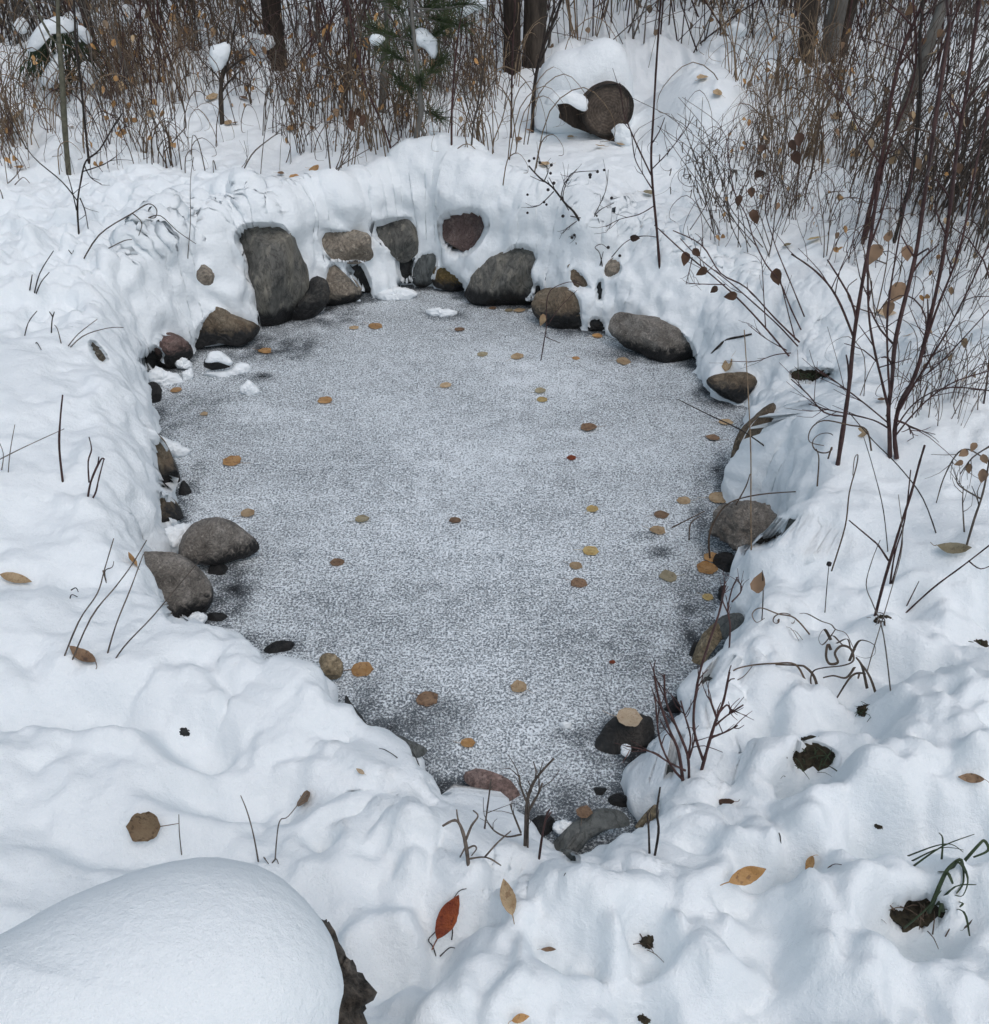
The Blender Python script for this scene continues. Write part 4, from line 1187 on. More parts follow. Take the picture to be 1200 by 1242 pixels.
# ------------------------------------------------------------------ fallen leaves
def leaf_mesh(name, kind, seed):
    rnd = random.Random(seed)
    V = []; Fc = []
    NU, NV = 13, 9
    cup = rnd.uniform(.05, .28); fold = rnd.uniform(.0, .22); tw = rnd.uniform(-.3, .3)
    for i in range(NU):
        u = i / (NU - 1)
        if kind == 'aspen':
            w = .47 * max(0.0, 1 - (2 * u - .94) ** 2 / 1.13) ** .55 if 0 < u < 1 else .03
            if u > .78: w *= ((1 - u) / .22) ** .62
            w *= 1 + .22 * mnoise.noise(Vector((u * 3, seed * 1.7, 0)))
        else:
            w = .21 * math.sin(math.pi * u ** .9) ** .85 if 0 < u < 1 else .006
        for j in range(NV):
            v = j / (NV - 1) * 2 - 1
            ed = 1 + .16 * mnoise.noise(Vector((u * 2.2, seed + (3 if v > 0 else 9), 0))) + (.03 * math.sin(u * 40 + j) if abs(v) == 1 else 0)
            x = u - .5
            y = w * v * ed
            z = cup * (x * x + y * y) * (1 if kind == 'aspen' else 2.2) + fold * abs(y) + tw * x * y + .03 * mnoise.noise(Vector((x * 4, y * 4, seed)))
            V.append((x, y, z))
    for i in range(NU - 1):
        for j in range(NV - 1):
            a = i * NV + j
            Fc.append((a, a + 1, a + NV + 1, a + NV))
    # leaf stalk
    mb = MB(); mb.v = V; mb.f = Fc
    L = .55 if kind == 'aspen' else .22
    b = rnd.uniform(-.25, .25)
    mb.tube([(-.5, 0, V[NV // 2][2]), (-.5 - L * .5, b * .4, .03), (-.5 - L, b, .10)], .016, .011, 4)
    me = bpy.data.meshes.new(name)
    me.from_pydata([tuple(map(float, p)) for p in mb.v], [], mb.f)
    me.polygons.foreach_set('use_smooth', np.ones(len(me.polygons), dtype=bool))
    return me


LEAF_CACHE = {}


def leaf_data(kind, mat, var):
    key = (kind, mat, var)
    if key not in LEAF_CACHE:
        me = leaf_mesh('fallen_leaf', kind, var * 7 + (3 if kind == 'aspen' else 50))
        me.materials.append(M[mat])
        LEAF_CACHE[key] = me
    return LEAF_CACHE[key]


def put_leaf(px, py, wpx, mat, label, kind='aspen', rot=None, tilt=0.06, lift=.006, group='leaves fallen on the ice'):
    p = ground(px, py)
    n = gnormal(p, .015)
    sl = np.linalg.norm(p - CAM)
    size = wpx * sl / F * 1.0
    var = random.randint(0, 4)
    o = bpy.data.objects.new('fallen_leaf', leaf_data(kind, mat, var))
    COL.objects.link(o)
    from mathutils import Matrix
    n2_ = n + np.array([random.uniform(-1, 1) * tilt, random.uniform(-1, 1) * tilt - (.15 if tilt > .3 else 0), 0])
    n2_ /= np.linalg.norm(n2_)
    a = random.uniform(-.75, .75) + random.choice((0, math.pi)) if rot is None else rot
    xx = RT * math.cos(a) + np.array([0, 1.0, 0]) * math.sin(a)
    xx = xx - n2_ * (xx @ n2_); xx /= np.linalg.norm(xx)
    yy = np.cross(n2_, xx)
    o.rotation_mode = 'QUATERNION'
    o.rotation_quaternion = Matrix((xx.tolist(), yy.tolist(), n2_.tolist())).transposed().to_quaternion()
    onice = group == 'leaves fallen on the ice'
    o.scale = (size, size * random.uniform(.78, 1.05), size * (random.choice((.2, .35, .35, .8)) if onice else 1))
    o.location = Vector(p + n * (lift * (.4 if onice else 1)))
    tag(o, label, 'leaf', group)
    return o


ICE_LEAVES = [
    (322, 427, 17, 'leaf_orange', 'orange leaf on clear ice just beyond the snow-capped stone'),
    (429, 398, 12, 'leaf_tan', 'tiny faded leaf on ice beside a larger orange one below the tan stones'),
    (456, 396, 18, 'leaf_orange', 'bright orange tan leaf on ice below the pale pointed stone'),
    (558, 400, 13, 'leaf_brown', 'small brown leaf on ice just below the oval snow crust'),
    (586, 430, 14, 'leaf_olive', 'olive leaf on ice next to a tan leaf below the broad boulder'),
    (628, 433, 17, 'leaf_tan', 'tan leaf on ice nearest the tip of the drooping twig'),
    (618, 377, 11, 'leaf_olive', 'dull olive leaf on ice at the foot of the broad grey boulder'),
    (630, 377, 15, 'leaf_tan', 'tan leaf on ice leaning on the foot of the broad grey boulder'),
    (660, 385, 11, 'leaf_orange', 'orange leaf caught on the drooping twig by the rounded brown stone'),
    (725, 408, 13, 'leaf_orange', 'orange leaf at the ice edge below the little brown stone'),
    (699, 435, 10, 'leaf_orange', 'small light orange leaf alone on ice beyond the drooping twig'),
    (757, 439, 18, 'leaf_tan', 'faint frosted leaf frozen in the ice below the long low boulder'),
    (884, 443, 17, 'leaf_tan', 'tan leaf wedged at the ice edge where the long low boulder ends'),
    (541, 468, 15, 'leaf_tan', 'tan leaf alone on the far middle of the ice'),
    (656, 475, 14, 'leaf_olive', 'olive leaf of a close pair, the farther one, on open ice'),
    (658, 485, 14, 'leaf_yellow', 'yellow tan leaf of a close pair, the nearer one, on open ice'),
    (714, 520, 21, 'leaf_brown', 'frost-speckled brown leaf on open ice beyond the small red-brown leaf'),
    (693, 556, 12, 'leaf_red', 'small red brown leaf dusted with frost on open ice'),
    (881, 513, 18, 'leaf_tan', 'tan leaf on ice beneath the long fallen twig'),
    (864, 532, 18, 'leaf_brown', 'brown leaf on ice just below the long fallen twig'),
    (394, 486, 19, 'leaf_orange', 'vivid orange leaf on ice beyond the two-ball snow lump'),
    (214, 474, 14, 'leaf_orange', 'orange leaf on slush near the reddish corner stone'),
    (248, 503, 10, 'leaf_tan', 'tiny tan leaf on dark ice near the long brown stone'),
    (281, 560, 22, 'leaf_orange', 'wide orange brown leaf on ice beside the long brown stone'),
    (301, 623, 17, 'leaf_tan', 'tan leaf on ice just beyond the dome shaped stone'),
    (440, 631, 18, 'leaf_olive', 'dull tan leaf alone on the ice midway to the dome stone'),
    (552, 632, 15, 'leaf_brown', 'brown orange leaf at the very middle of the ice'),
    (719, 618, 16, 'leaf_yellow', 'yellow leaf alone on open ice beyond the row of three leaves'),
    (829, 608, 17, 'leaf_tan', 'blurred tan leaf sunk in ice before the wrinkled stone'),
    (872, 605, 24, 'leaf_tan', 'large tan leaf on ice touching the wrinkled stone'),
    (803, 625, 19, 'leaf_brown', 'dark brown leaf on ice a little way off the wrinkled stone'),
    (798, 645, 20, 'leaf_tan', 'tan leaf on ice at the end of a thin short stem'),
    (717, 669, 20, 'leaf_yellow', 'yellow tan leaf, farthest of a row of three on the ice'),
    (699, 687, 17, 'leaf_tan', 'plain tan leaf, middle one of a row of three on the ice'),
    (703, 708, 21, 'leaf_brown', 'brown dappled leaf, nearest of a row of three on the ice'),
    (409, 683, 18, 'leaf_brown', 'brown leaf alone on ice to the side of the dome stone'),
    (810, 700, 22, 'leaf_olive', 'pale olive leaf beside a dark clear spot in the ice'),
    (864, 677, 22, 'leaf_orange', 'orange leaf with a pointed tip, upper of an overlapping pair'),
    (857, 690, 26, 'leaf_orange', 'broad orange leaf, lower of an overlapping pair'),
    (859, 725, 14, 'leaf_yellow', 'small yellow leaf on ice by the dark snow-edge stems'),
    (743, 804, 8, 'leaf_red', 'tiny round russet bud on dark ice'),
    (629, 835, 20, 'leaf_tan', 'tan leaf alone on the near part of the ice'),
    (440, 813, 27, 'leaf_orange', 'big orange leaf on ice beside the small golden stone'),
    (519, 849, 27, 'leaf_brown', 'big brown freckled leaf on dark ice'),
    (568, 902, 18, 'leaf_orange', 'curled amber leaf on ice in front of the pinkish stone'),
    (275, 679, 16, 'leaf_yellow', 'curled yellow leaf on dark ice below the dome stone'),
    (598, 374, 10, 'leaf_brown', 'small brown leaf frozen at the foot of the bank'),
]
for px, py, w, mt, lb_ in ICE_LEAVES:
    put_leaf(px, py, w, mt, lb_)

SNOW_LEAVES = [
    (382, 208, 13, 'leaf_orange', 'aspen', 'round orange leaf lying on the smooth snow ridge of the bank'),
    (357, 217, 12, 'leaf_orange', 'aspen', 'small orange brown leaf on snow beside the round orange leaf'),
    (341, 213, 8, 'leaf_brown', 'aspen', 'tiny brown leaf on snow by the orange brown leaf'),
    (303, 229, 10, 'leaf_brown', 'aspen', 'little brown leaf on snow above the tall grey boulder'),
    (535, 191, 13, 'leaf_orange', 'aspen', 'orange leaf on snow touching a fallen straight twig'),
    (521, 198, 7, 'leaf_brown', 'aspen', 'tiny brown leaf on snow next to the straight twig'),
    (590, 193, 11, 'leaf_tan', 'aspen', 'tan leaf on top of the round snow mound'),
    (629, 171, 8, 'leaf_brown', 'aspen', 'small brown leaf standing in snow before the log'),
    (643, 161, 11, 'leaf_brown', 'lance', 'brown curled leaf at the foot of the dark sapling near the log'),
    (660, 202, 13, 'leaf_tan', 'aspen', 'tan leaf caught in the black-berried branch'),
    (743, 250, 13, 'leaf_tan', 'lance', 'narrow tan leaf on snow beside the black-berried branch'),
    (769, 254, 18, 'leaf_yellow', 'lance', 'upright folded yellow leaf in snow near the tall thin stem'),
    (786, 237, 13, 'leaf_olive', 'aspen', 'olive leaf against the tall thin stem'),
    (898, 313, 17, 'leaf_brown', 'aspen', 'clean brown leaf on open snow behind the arching shrub'),
    (876, 314, 15, 'leaf_tan', 'aspen', 'pale tan leaf on snow behind the arching stems'),
    (858, 321, 15, 'leaf_tan', 'aspen', 'tan leaf on snow touching the arching stems'),
    (988, 293, 15, 'leaf_yellow', 'aspen', 'yellow leaf on snow at the foot of the forked grass stems'),
    (956, 300, 9, 'leaf_olive', 'aspen', 'tiny olive leaf on snow near the yellow leaf'),
    (24, 206, 9, 'leaf_orange', 'aspen', 'small orange leaf on snow by the grass at the edge of the photo'),
    (25, 141, 14, 'leaf_tan', 'aspen', 'tan leaf in the stems beside the grey green sapling'),
    (86, 156, 9, 'leaf_orange', 'aspen', 'orange leaf right behind the grey green sapling'),
    (184, 140, 10, 'leaf_tan', 'aspen', 'tan leaf in the thicket snow before the snow-topped stub'),
    (163, 148, 8, 'leaf_orange', 'aspen', 'tiny orange leaf in the thicket snow between sapling and stub'),
    (258, 120, 14, 'leaf_tan', 'aspen', 'pale leaf resting on twigs beside the snow-topped stub'),
    (295, 121, 9, 'leaf_brown', 'aspen', 'brown leaf on snow behind the snow-topped stub'),
    (277, 151, 10, 'leaf_tan', 'aspen', 'tan leaf on snow at the foot of the snow-topped stub'),
    (286, 151, 7, 'leaf_brown', 'aspen', 'tiny brown leaf next to the tan leaf under the stub'),
    (355, 158, 11, 'leaf_orange', 'aspen', 'orange leaf among dry grass behind the snow ridge'),
    (397, 122, 14, 'leaf_orange', 'aspen', 'orange leaf on twigs deep in the thicket'),
    (692, 168, 8, 'leaf_tan', 'aspen', 'small tan leaf on snow just before the rotten log'),
    (728, 180, 11, 'leaf_tan', 'aspen', 'tan leaf on snow below the sawn log end'),
    (753, 178, 12, 'leaf_tan', 'lance', 'curled tan leaf on snow at the corner of the sawn log'),
    (853, 97, 13, 'leaf_tan', 'aspen', 'tan leaf on snow behind the round white mound'),
    (870, 115, 11, 'leaf_tan', 'aspen', 'small tan leaf on snow above the round white mound'),
    (1002, 97, 12, 'leaf_yellow', 'aspen', 'yellow leaf on snow at the foot of the pale tree'),
    (1022, 90, 13, 'leaf_orange', 'aspen', 'orange leaf on snow beside the pale tree'),
    (1016, 143, 13, 'leaf_tan', 'aspen', 'tan leaf on snow in the grass before the pale tree'),
    (1033, 154, 15, 'leaf_yellow', 'aspen', 'bigger yellow leaf on snow in the grass before the pale tree'),
    (1044, 160, 9, 'leaf_brown', 'aspen', 'round brown leaf next to the bigger yellow leaf'),
    (1036, 188, 12, 'leaf_tan', 'aspen', 'tan leaf on snow below the bigger yellow leaf'),
    (1075, 382, 22, 'leaf_pale', 'lance', 'pale orange leaf on snow under the two dark red leaves'),
    (1105, 410, 15, 'leaf_tan', 'lance', 'tan leaf on snow among the red thicket stems'),
    (1045, 528, 15, 'leaf_tan', 'aspen', 'half buried tan leaf on snow beside the black forked shrub base'),
    (983, 557, 11, 'leaf_tan', 'aspen', 'small upright tan leaf on smooth snow beside the lone thick stem'),
    (101, 801, 44, 'leaf_brown', 'lance', 'long brown willow leaf on snow at the foot of the four stalks'),
    (20, 706, 34, 'leaf_tan', 'lance', 'rolled tan leaf in a snow dent at the edge of the photo'),
    (157, 682, 22, 'leaf_orange', 'lance', 'rolled orange leaf on snow beside the large speckled boulder'),
    (175, 1002, 37, 'leaf_spotted', 'aspen', 'large round leaf blotched brown beyond the snow dome'),
    (374, 973, 23, 'leaf_brown', 'aspen', 'brown leaf standing in a snow dent near two thin stalks'),
    (985, 1044, 22, 'leaf_orange', 'lance', 'crumpled golden leaf with a red stalk in the rough snow'),
    (665, 1147, 18, 'leaf_brown', 'lance', 'small brown leaf half buried in a snow hollow'),
    (1178, 943, 26, 'leaf_brown', 'lance', 'brown leaf in the rough snow near the edge of the photo'),
    (1180, 1128, 14, 'leaf_dark', 'lance', 'small dark leaf scrap beside the green blades'),
    (628, 1234, 22, 'leaf_orange', 'lance', 'orange rolled leaf at the bottom edge of the photo'),
    (1160, 668, 36, 'leaf_olive', 'lance', 'curled grey brown leaf on snow under the tall edge stem'),
    (1070, 488, 9, 'leaf_brown', 'aspen', 'little round brown leaf by the black shrub base'),
    (438, 937, 12, 'leaf_pale', 'lance', 'pale leaf sliver in the snow notch near the slate plank'),
    (883, 977, 26, 'leaf_dark', 'lance', 'dark grass scrap in a snow hollow behind the red twigs'),
]
for px, py, w, mt, kd, lb_ in SNOW_LEAVES:
    put_leaf(px, py, w, mt, lb_, kd, None, .3, .01, 'leaves fallen on the snow')


def posed_leaf(px, py, tipx, tipy, mat, kind, label, lift=.05, face=.6):
    """a leaf standing up out of the snow, from its base pixel to its tip pixel"""
    g = ground(px, py)
    n = CAM - g
    n = np.array([n[0], n[1], n[2] * face]); n /= np.linalg.norm(n)
    d = ray(tipx, tipy)
    tip = CAM + d * (((g - CAM) @ n) / (d @ n))
    L = np.linalg.norm(tip - g)
    o = bpy.data.objects.new('fallen_leaf', leaf_data(kind, mat, 1))
    COL.objects.link(o)
    from mathutils import Matrix
    x = (tip - g) / L; y = np.cross(n, x)
    R = Matrix((x.tolist(), y.tolist(), n.tolist())).transposed()
    o.matrix_world = Matrix.Translation(Vector((g + tip) / 2 + n * lift)) @ R.to_4x4() @ Matrix.Scale(L, 4)
    return tag(o, label, 'leaf', 'leaves fallen on the snow')


posed_leaf(530, 1135, 556, 1082, 'leaf_red', 'lance', 'deep red leaf standing curved in the snow near the tan leaf', .02)
posed_leaf(622, 1106, 611, 1062, 'leaf_tan', 'lance', 'slim tan leaf standing on its stalk beside the deep red leaf', .02)
posed_leaf(885, 1066, 930, 1050, 'leaf_orange', 'lance', 'russet orange folded leaf in a snow hollow with a frosted end', .02)
pl = at(761, 898, .06)
o = put_leaf(761, 898, 30, 'leaf_pale', 'large pale round leaf with long stalk on the flat black slab', 'aspen', math.radians(-4), .05, .172)
put_leaf(707, 1012, 20, 'leaf_brown', 'rusty brown leaf stuck on the curved slate', 'aspen', 1.2, .1, .17)
put_leaf(774, 923, 16, 'leaf_red', 'small dark red leaf in the slush by the black slab', 'lance', .4, .1, .06)


# ------------------------------------------------------------------ stems
def wpath(pts, g=None, depth_wobble=0.0, lean=0.0, clamp=True):
    """pixels of a stem -> points on the upright plane that stands on the stem's foot"""
    if g is None:
        g = ground(*pts[0])
    n = CAM - g
    n = np.array([n[0], n[1], lean]); n /= np.linalg.norm(n)
    out = []
    for i, (px, py) in enumerate(pts):
        d = ray(px, py)
        p = CAM + d * (((g - CAM) @ n) / (d @ n))
        if i and clamp:
            gq = ground(px, py)
            lg_ = np.linalg.norm(gq - CAM)
            if lg_ - .008 < np.linalg.norm(p - CAM):
                p = CAM + d * (lg_ - .008)
        if i and depth_wobble:
            p = p + n * (random.uniform(-1, 1) * depth_wobble * i)
        out.append(p)
    out[0] = out[0] - np.array([0, 0, .03])
    return out


def side_twigs(mb, P, n, L, r, ang=.7, start=.3, up=.2):
    """short side twigs along a stem"""
    P = np.asarray(P)
    for _ in range(n):
        f = random.uniform(start, .98) * (len(P) - 1)
        i = int(f)
        i = min(i, len(P) - 2)
        p = P[i] + (P[i + 1] - P[i]) * (f - i)
        t = P[i + 1] - P[i]; t = t / (np.linalg.norm(t) + 1e-9)
        d = t * math.cos(ang) + np.array([random.gauss(0, 1), random.gauss(0, 1), random.gauss(up, .4)]) * .7 * math.sin(ang)
        d /= np.linalg.norm(d)
        l = L * random.uniform(.4, 1.2)
        b = np.array([random.gauss(0, .15), random.gauss(0, .15), random.gauss(.05, .15)])
        mb.tube([p, p + d * l * .5, p + d * l + b * l], r, r * .5, 4, smooth=2)


def plant(name, label, cat, stems, mat, group=None, r=.003, twigs=0, twig_len=.08, leaves=(), leaf_mat='leaf_dark', berries=(), lean=0.0, wob=0.0, grow=0.0):
    """one plant: a mesh of stems standing on the snow, leaves and berries as parts. stems: list of pixel paths, each maybe with its own radius"""
    g = ground(*(stems[0][0] if not isinstance(stems[0], dict) else stems[0]['p'][0]))
    mb = MB()
    for s in stems:
        pts, rr, own = (s['p'], s.get('r', r), s.get('own', False)) if isinstance(s, dict) else (s, r, False)
        P = wpath(pts, None if own else g if len(stems) > 1 and not own else None, wob, lean)
        if not own and s is not stems[0]:
            P[0] = P[0] + np.array([0, 0, .03])
        if grow and pts[-1][1] <= 4:
            P.append(P[-1] + (P[-1] - P[-2]) / np.linalg.norm(P[-1] - P[-2]) * grow)
        mb.tube(P, rr * .72, rr * .42, 6, smooth=4, jitter=.25)
        if twigs:
            side_twigs(mb, P, twigs, twig_len, rr * .36)
    o = mb.build(name, mat, None, g)
    tag(o, label, cat, group)
    n = CAM - g
    n = np.array([n[0], n[1], lean]); n /= np.linalg.norm(n)
    if len(leaves):
        lm = MB()
        for px, py, w, dx, dy in leaves:
            d = ray(px, py)
            p = CAM + d * (((g - CAM) @ n) / (d @ n)) + n * .006
            s = w * np.linalg.norm(p - CAM) / F
            dirv = RT * dx - UP * dy
            lm.leaf(p - dirv / np.linalg.norm(dirv) * s * .6, dirv, n + np.array([random.uniform(-.6, .6), 0, random.uniform(-.3, .3)]), s * 1.3, s, 'aspen', random.uniform(.1, .6))
        lo = lm.build('dry_leaves', leaf_mat, None, g)
        lo.parent = o; lo.location = (0, 0, 0)
    if len(berries):
        bmesh_ = MB(); bmesh_.ball((0, 0, 0), .006)
        bo = None
        for px, py in berries:
            d = ray(px, py)
            p = CAM + d * (((g - CAM) @ n) / (d @ n))
            if bo is None:
                bo = bmesh_.build('berry', 'berry')
                q_ = bo
            else:
                q_ = bo.copy(); COL.objects.link(q_)
            q_.parent = o; q_.location = Vector(p - g)
            q_.scale = [random.uniform(.85, 1.25)] * 3
    return o


# --- traced saplings and stems of the thicket
plant('sapling', 'straight grey green sapling pole before the snowy arched bush', 'sapling', [dict(p=[(82, 210), (79, 160), (75, 90), (71, 40), (70, 0)], r=.017), dict(p=[(78, 60), (62, 45), (45, 15), (36, 0)], r=.006)], 'sapling', grow=1.6)
plant('bare_stem', 'thin dark stem right beside the grey green sapling', 'stem', [dict(p=[(107, 197), (103, 150), (98, 100), (92, 50), (90, 0)], r=.008)], 'twig_dark', twigs=4, twig_len=.2, grow=.6)
plant('sapling', 'grey sapling trunk behind the red leaning stem', 'sapling', [dict(p=[(463, 136), (466, 80), (470, 30), (468, 0)], r=.024), dict(p=[(466, 80), (450, 60), (438, 40), (432, 15)], r=.008), dict(p=[(468, 50), (485, 40), (510, 20)], r=.006)], 'bark_grey', twigs=5, twig_len=.25, grow=1.8)
plant('sapling', 'dark forked sapling between the black tree and the log', 'sapling', [dict(p=[(646, 160), (648, 110), (654, 75), (664, 45), (676, 15), (681, 0)], r=.011), dict(p=[(650, 95), (640, 70), (622, 55), (610, 40)], r=.004), dict(p=[(655, 75), (662, 30), (668, 0)], r=.004)], 'twig_dark', twigs=5, twig_len=.18, grow=.8)
plant('bare_stem', 'straight dark red stem in front of the black tree', 'stem', [dict(p=[(620, 167), (621, 100), (623, 40), (625, 0)], r=.006)], 'twig_red', twigs=3, twig_len=.15, grow=.8)
plant('bare_stem', 'long red stem leaning across the thicket before the grey sapling', 'stem', [dict(p=[(478, 183), (464, 150), (448, 115), (435, 70), (426, 30), (422, 0)], r=.006), dict(p=[(476, 178), (484, 170), (487, 160), (483, 150)], r=.003)], 'twig_red', twigs=3, twig_len=.2, grow=.8)
plant('bare_stem', 'upright red stem standing where a straight twig lies on the snow ridge', 'stem', [dict(p=[(548, 190), (548, 140), (551, 90), (556, 40), (563, 0)], r=.006), dict(p=[(549, 130), (556, 90), (566, 60)], r=.003)], 'twig_red', twigs=3, twig_len=.15, grow=.8)
plant('bare_stem', 'slender brown stem with side shoots next to the upright red stem', 'stem', [dict(p=[(571, 186), (574, 155), (581, 120), (588, 70), (592, 0)], r=.005), dict(p=[(574, 150), (564, 120), (560, 90)], r=.003), dict(p=[(577, 140), (590, 110), (604, 95)], r=.003)], 'twig_brown', twigs=6, twig_len=.18, grow=.6)
plant('twig', 'straight fallen twig lying on the snow ridge beside an orange leaf', 'twig', [dict(p=[(499, 215), (525, 203), (552, 188)], r=.005)], 'twig_brown')
plant('twig', 'short hair-thin stalk standing in the snow ridge', 'twig', [[(528, 247), (524, 230), (515, 212)]], 'twig_brown', r=.002)
stub = plant('snowy_stub', 'dead grey stub holding a ball of snow on its top', 'stub', [dict(p=[(269, 150), (268, 120), (269, 95), (273, 80)], r=.016), dict(p=[(271, 95), (280, 60), (285, 30), (288, 0)], r=.006), dict(p=[(268, 100), (262, 90), (257, 86)], r=.006)], 'bark', twigs=3, twig_len=.15)
sb = blob('snow_cap', [(253, 72), (256, 58), (266, 52), (276, 50), (281, 58), (276, 75), (268, 85), (260, 88), (256, 80)], 'snow', zc=float(stub.location.z + .27), k=.3, depth=.8, seed=330, carve=False, facets=0, rough=.1, push=0.0, n_out=40, rings=8)
d_ = ray(267, 70); g_ = np.array(stub.location)
tgt_ = CAM + d_ * (g_[1] / d_[1])
sb.location = Vector((sb.location.x + tgt_[0] - at(267, 70, g_[2] + .27)[0], sb.location.y + tgt_[1] - at(267, 70, g_[2] + .27)[1] + .0, sb.location.z + tgt_[2] - g_[2] - .27))
sb.parent = stub; sb.location = sb.location - stub.location

# straight stems and grass at the back of the bank
plant('shrub', 'fan of bare brown stalks behind the snow ridge with a forked foot', 'shrub',
      [[(395, 222), (420, 190), (440, 160), (470, 130)], [(400, 218), (412, 195), (422, 150), (425, 100)], [(408, 220), (416, 190), (430, 165)], [(388, 224), (415, 200), (455, 175)], dict(p=[(402, 216), (396, 160), (390, 110), (392, 50)], r=.004)], 'twig_brown', r=.003, twigs=3, twig_len=.1, wob=.01)
plant('shrub', 'clump of upright brown stalks with hanging dark leaves behind the ridge', 'shrub',
      [[(420, 212), (425, 170), (430, 120)], [(424, 214), (432, 160), (428, 100)], [(430, 200), (436, 150), (446, 110)], [(412, 216), (418, 170), (416, 120)]], 'straw', r=.003, twigs=4, twig_len=.08, leaves=[(427, 140, 11, 0, 1), (425, 150, 10, .3, 1), (440, 145, 9, -.2, 1), (434, 135, 8, .2, 1)], wob=.01)
plant('shrub', 'low brown tuft rising from a snow dent on the ridge', 'shrub',
      [[(365, 188), (362, 165), (352, 140), (345, 118)], [(363, 186), (366, 160), (374, 135)], [(361, 185), (355, 160), (340, 150)], [(366, 186), (372, 165), (385, 150)], [(362, 180), (358, 150), (362, 120)]], 'grass_dry', r=.003, twigs=6, twig_len=.08, wob=.01)
plant('twig', 'slanting bare twig stuck in the snow above the tall boulder', 'twig', [dict(p=[(287, 212), (305, 188), (325, 170), (335, 163)], r=.004), dict(p=[(292, 204), (300, 192), (296, 170)], r=.002)], 'twig_grey', twigs=3, twig_len=.08)
plant('bare_stem', 'single tall hair-thin stem rising from the ridge behind the tall boulder', 'stem', [[(314, 215), (320, 170), (330, 110), (335, 60)]], 'twig_grey', r=.0025)

# left slope
plant('shrub', 'black many-forked shrub rooted in the snowy slope near the grey green sapling', 'shrub',
      [dict(p=[(94, 283), (94, 250), (98, 220), (104, 195), (120, 180), (140, 150), (150, 140)], r=.005), [(93, 255), (86, 225), (80, 205)], [(97, 240), (103, 255), (107, 278)], [(95, 245), (75, 220), (40, 190), (15, 150), (5, 130)], [(100, 208), (125, 200), (140, 190)], [(102, 200), (110, 215), (123, 223)]], 'twig_dark', r=.0035, twigs=2, twig_len=.08, wob=.006)
plant('shrub', 'grey brown stalks with looping tips above the stone-dotted slope', 'shrub',
      [dict(p=[(92, 317), (120, 285), (160, 258), (180, 248), (190, 254), (188, 262), (180, 264)], r=.0035), [(160, 258), (172, 270), (168, 285)], [(130, 302), (150, 292), (160, 290)], [(180, 264), (195, 262), (215, 280), (238, 296)]], 'twig_brown', r=.0028, wob=.004)
plant('shrub', 'tuft of dark red grass blades drooping beside the tall boulder', 'shrub',
      [dict(p=[(226, 316), (215, 295), (203, 278), (197, 268)], r=.0035), [(215, 295), (205, 300), (199, 275)], [(212, 296), (220, 282), (224, 288)], [(222, 305), (228, 295), (235, 300), (230, 307)], [(200, 268), (220, 280), (240, 297)]], 'twig_red', r=.003, wob=.004)
plant('bare_stem', 'tall hair-thin stalk standing before the drooping red grass', 'stem', [[(225, 350), (228, 310), (231, 270), (231, 220), (235, 190)]], 'twig_brown', r=.0022)
plant('twig', 'thin bent twig lying on the slope with two small buds', 'twig', [[(141, 307), (160, 304), (178, 307), (198, 313)], [(176, 306), (185, 298), (198, 292)]], 'twig_dark', r=.0025)
plant('twig', 'dark spiky twig pair at the crossing of two bent sticks in the snow', 'twig', [[(37, 353), (48, 332), (65, 304)], [(43, 358), (50, 342), (60, 330)], [(36, 352), (38, 340), (39, 333)]], 'twig_dark', r=.0032)
plant('twig', 'single short dark twig on the upper snow slope', 'twig', [[(84, 311), (89, 305), (94, 298)], [(87, 308), (83, 303)]], 'twig_dark', r=.003)
plant('twig', 'small dark twig with a bud at its foot on the slope', 'twig', [[(25, 405), (34, 392), (45, 377)]], 'twig_dark', r=.0028)
plant('twig', 'short upright peg of twig with a side nub on the slope', 'twig', [[(59, 404), (63, 390), (66, 378)], [(64, 384), (60, 378)]], 'twig_dark', r=.0035)
plant('twig', 'two long twigs crossing low over the little tan stone', 'twig', [[(73, 420), (100, 408), (130, 398), (150, 397)], [(81, 422), (95, 405), (118, 387)], [(75, 420), (70, 400), (66, 394)]], 'twig_brown', r=.0025)
plant('twig', 'curled dead twig end below the small peg twig', 'twig', [[(40, 416), (44, 415), (50, 424)]], 'twig_dark', r=.0025)
plant('dry_grass', 'hooked dry blades at the edge of the photo on the slope', 'grass', [[(3, 240), (1, 232), (-4, 226)], [(10, 222), (20, 212), (26, 200), (18, 190)], [(18, 224), (28, 215), (36, 222)]], 'grass_dry', r=.003)
plant('bare_stem', 'dark straight stick standing alone on the smooth white slope', 'stem', [dict(p=[(74, 584), (72, 545), (73, 510), (76, 479)], r=.0045)], 'twig_red', twigs=0)
plant('twig', 'forked dark twig growing from a snow cleft beside the straight stick', 'twig', [dict(p=[(101, 606), (110, 585), (122, 558), (127, 557)], r=.004), dict(p=[(104, 614), (115, 600), (120, 580), (126, 557)], r=.0035), [(108, 585), (107, 560), (111, 545), (108, 530)], [(112, 580), (118, 565), (120, 554)]], 'twig_red', r=.003)
plant('twig', 'thin grey stalks with a seed head at the edge of the white slope', 'twig', [[(5, 573), (12, 550), (18, 515)], [(2, 570), (4, 550), (-4, 530)], [(-6, 560), (30, 542), (78, 520)]], 'twig_grey', r=.002)
plant('bare_stem', 'first long stalk of four leaning by the willow leaf, ends highest', 'stem', [[(65, 805), (95, 755), (118, 720), (127, 690), (138, 653)], [(125, 692), (129, 707)]], 'twig_brown', r=.0024, lean=.4)
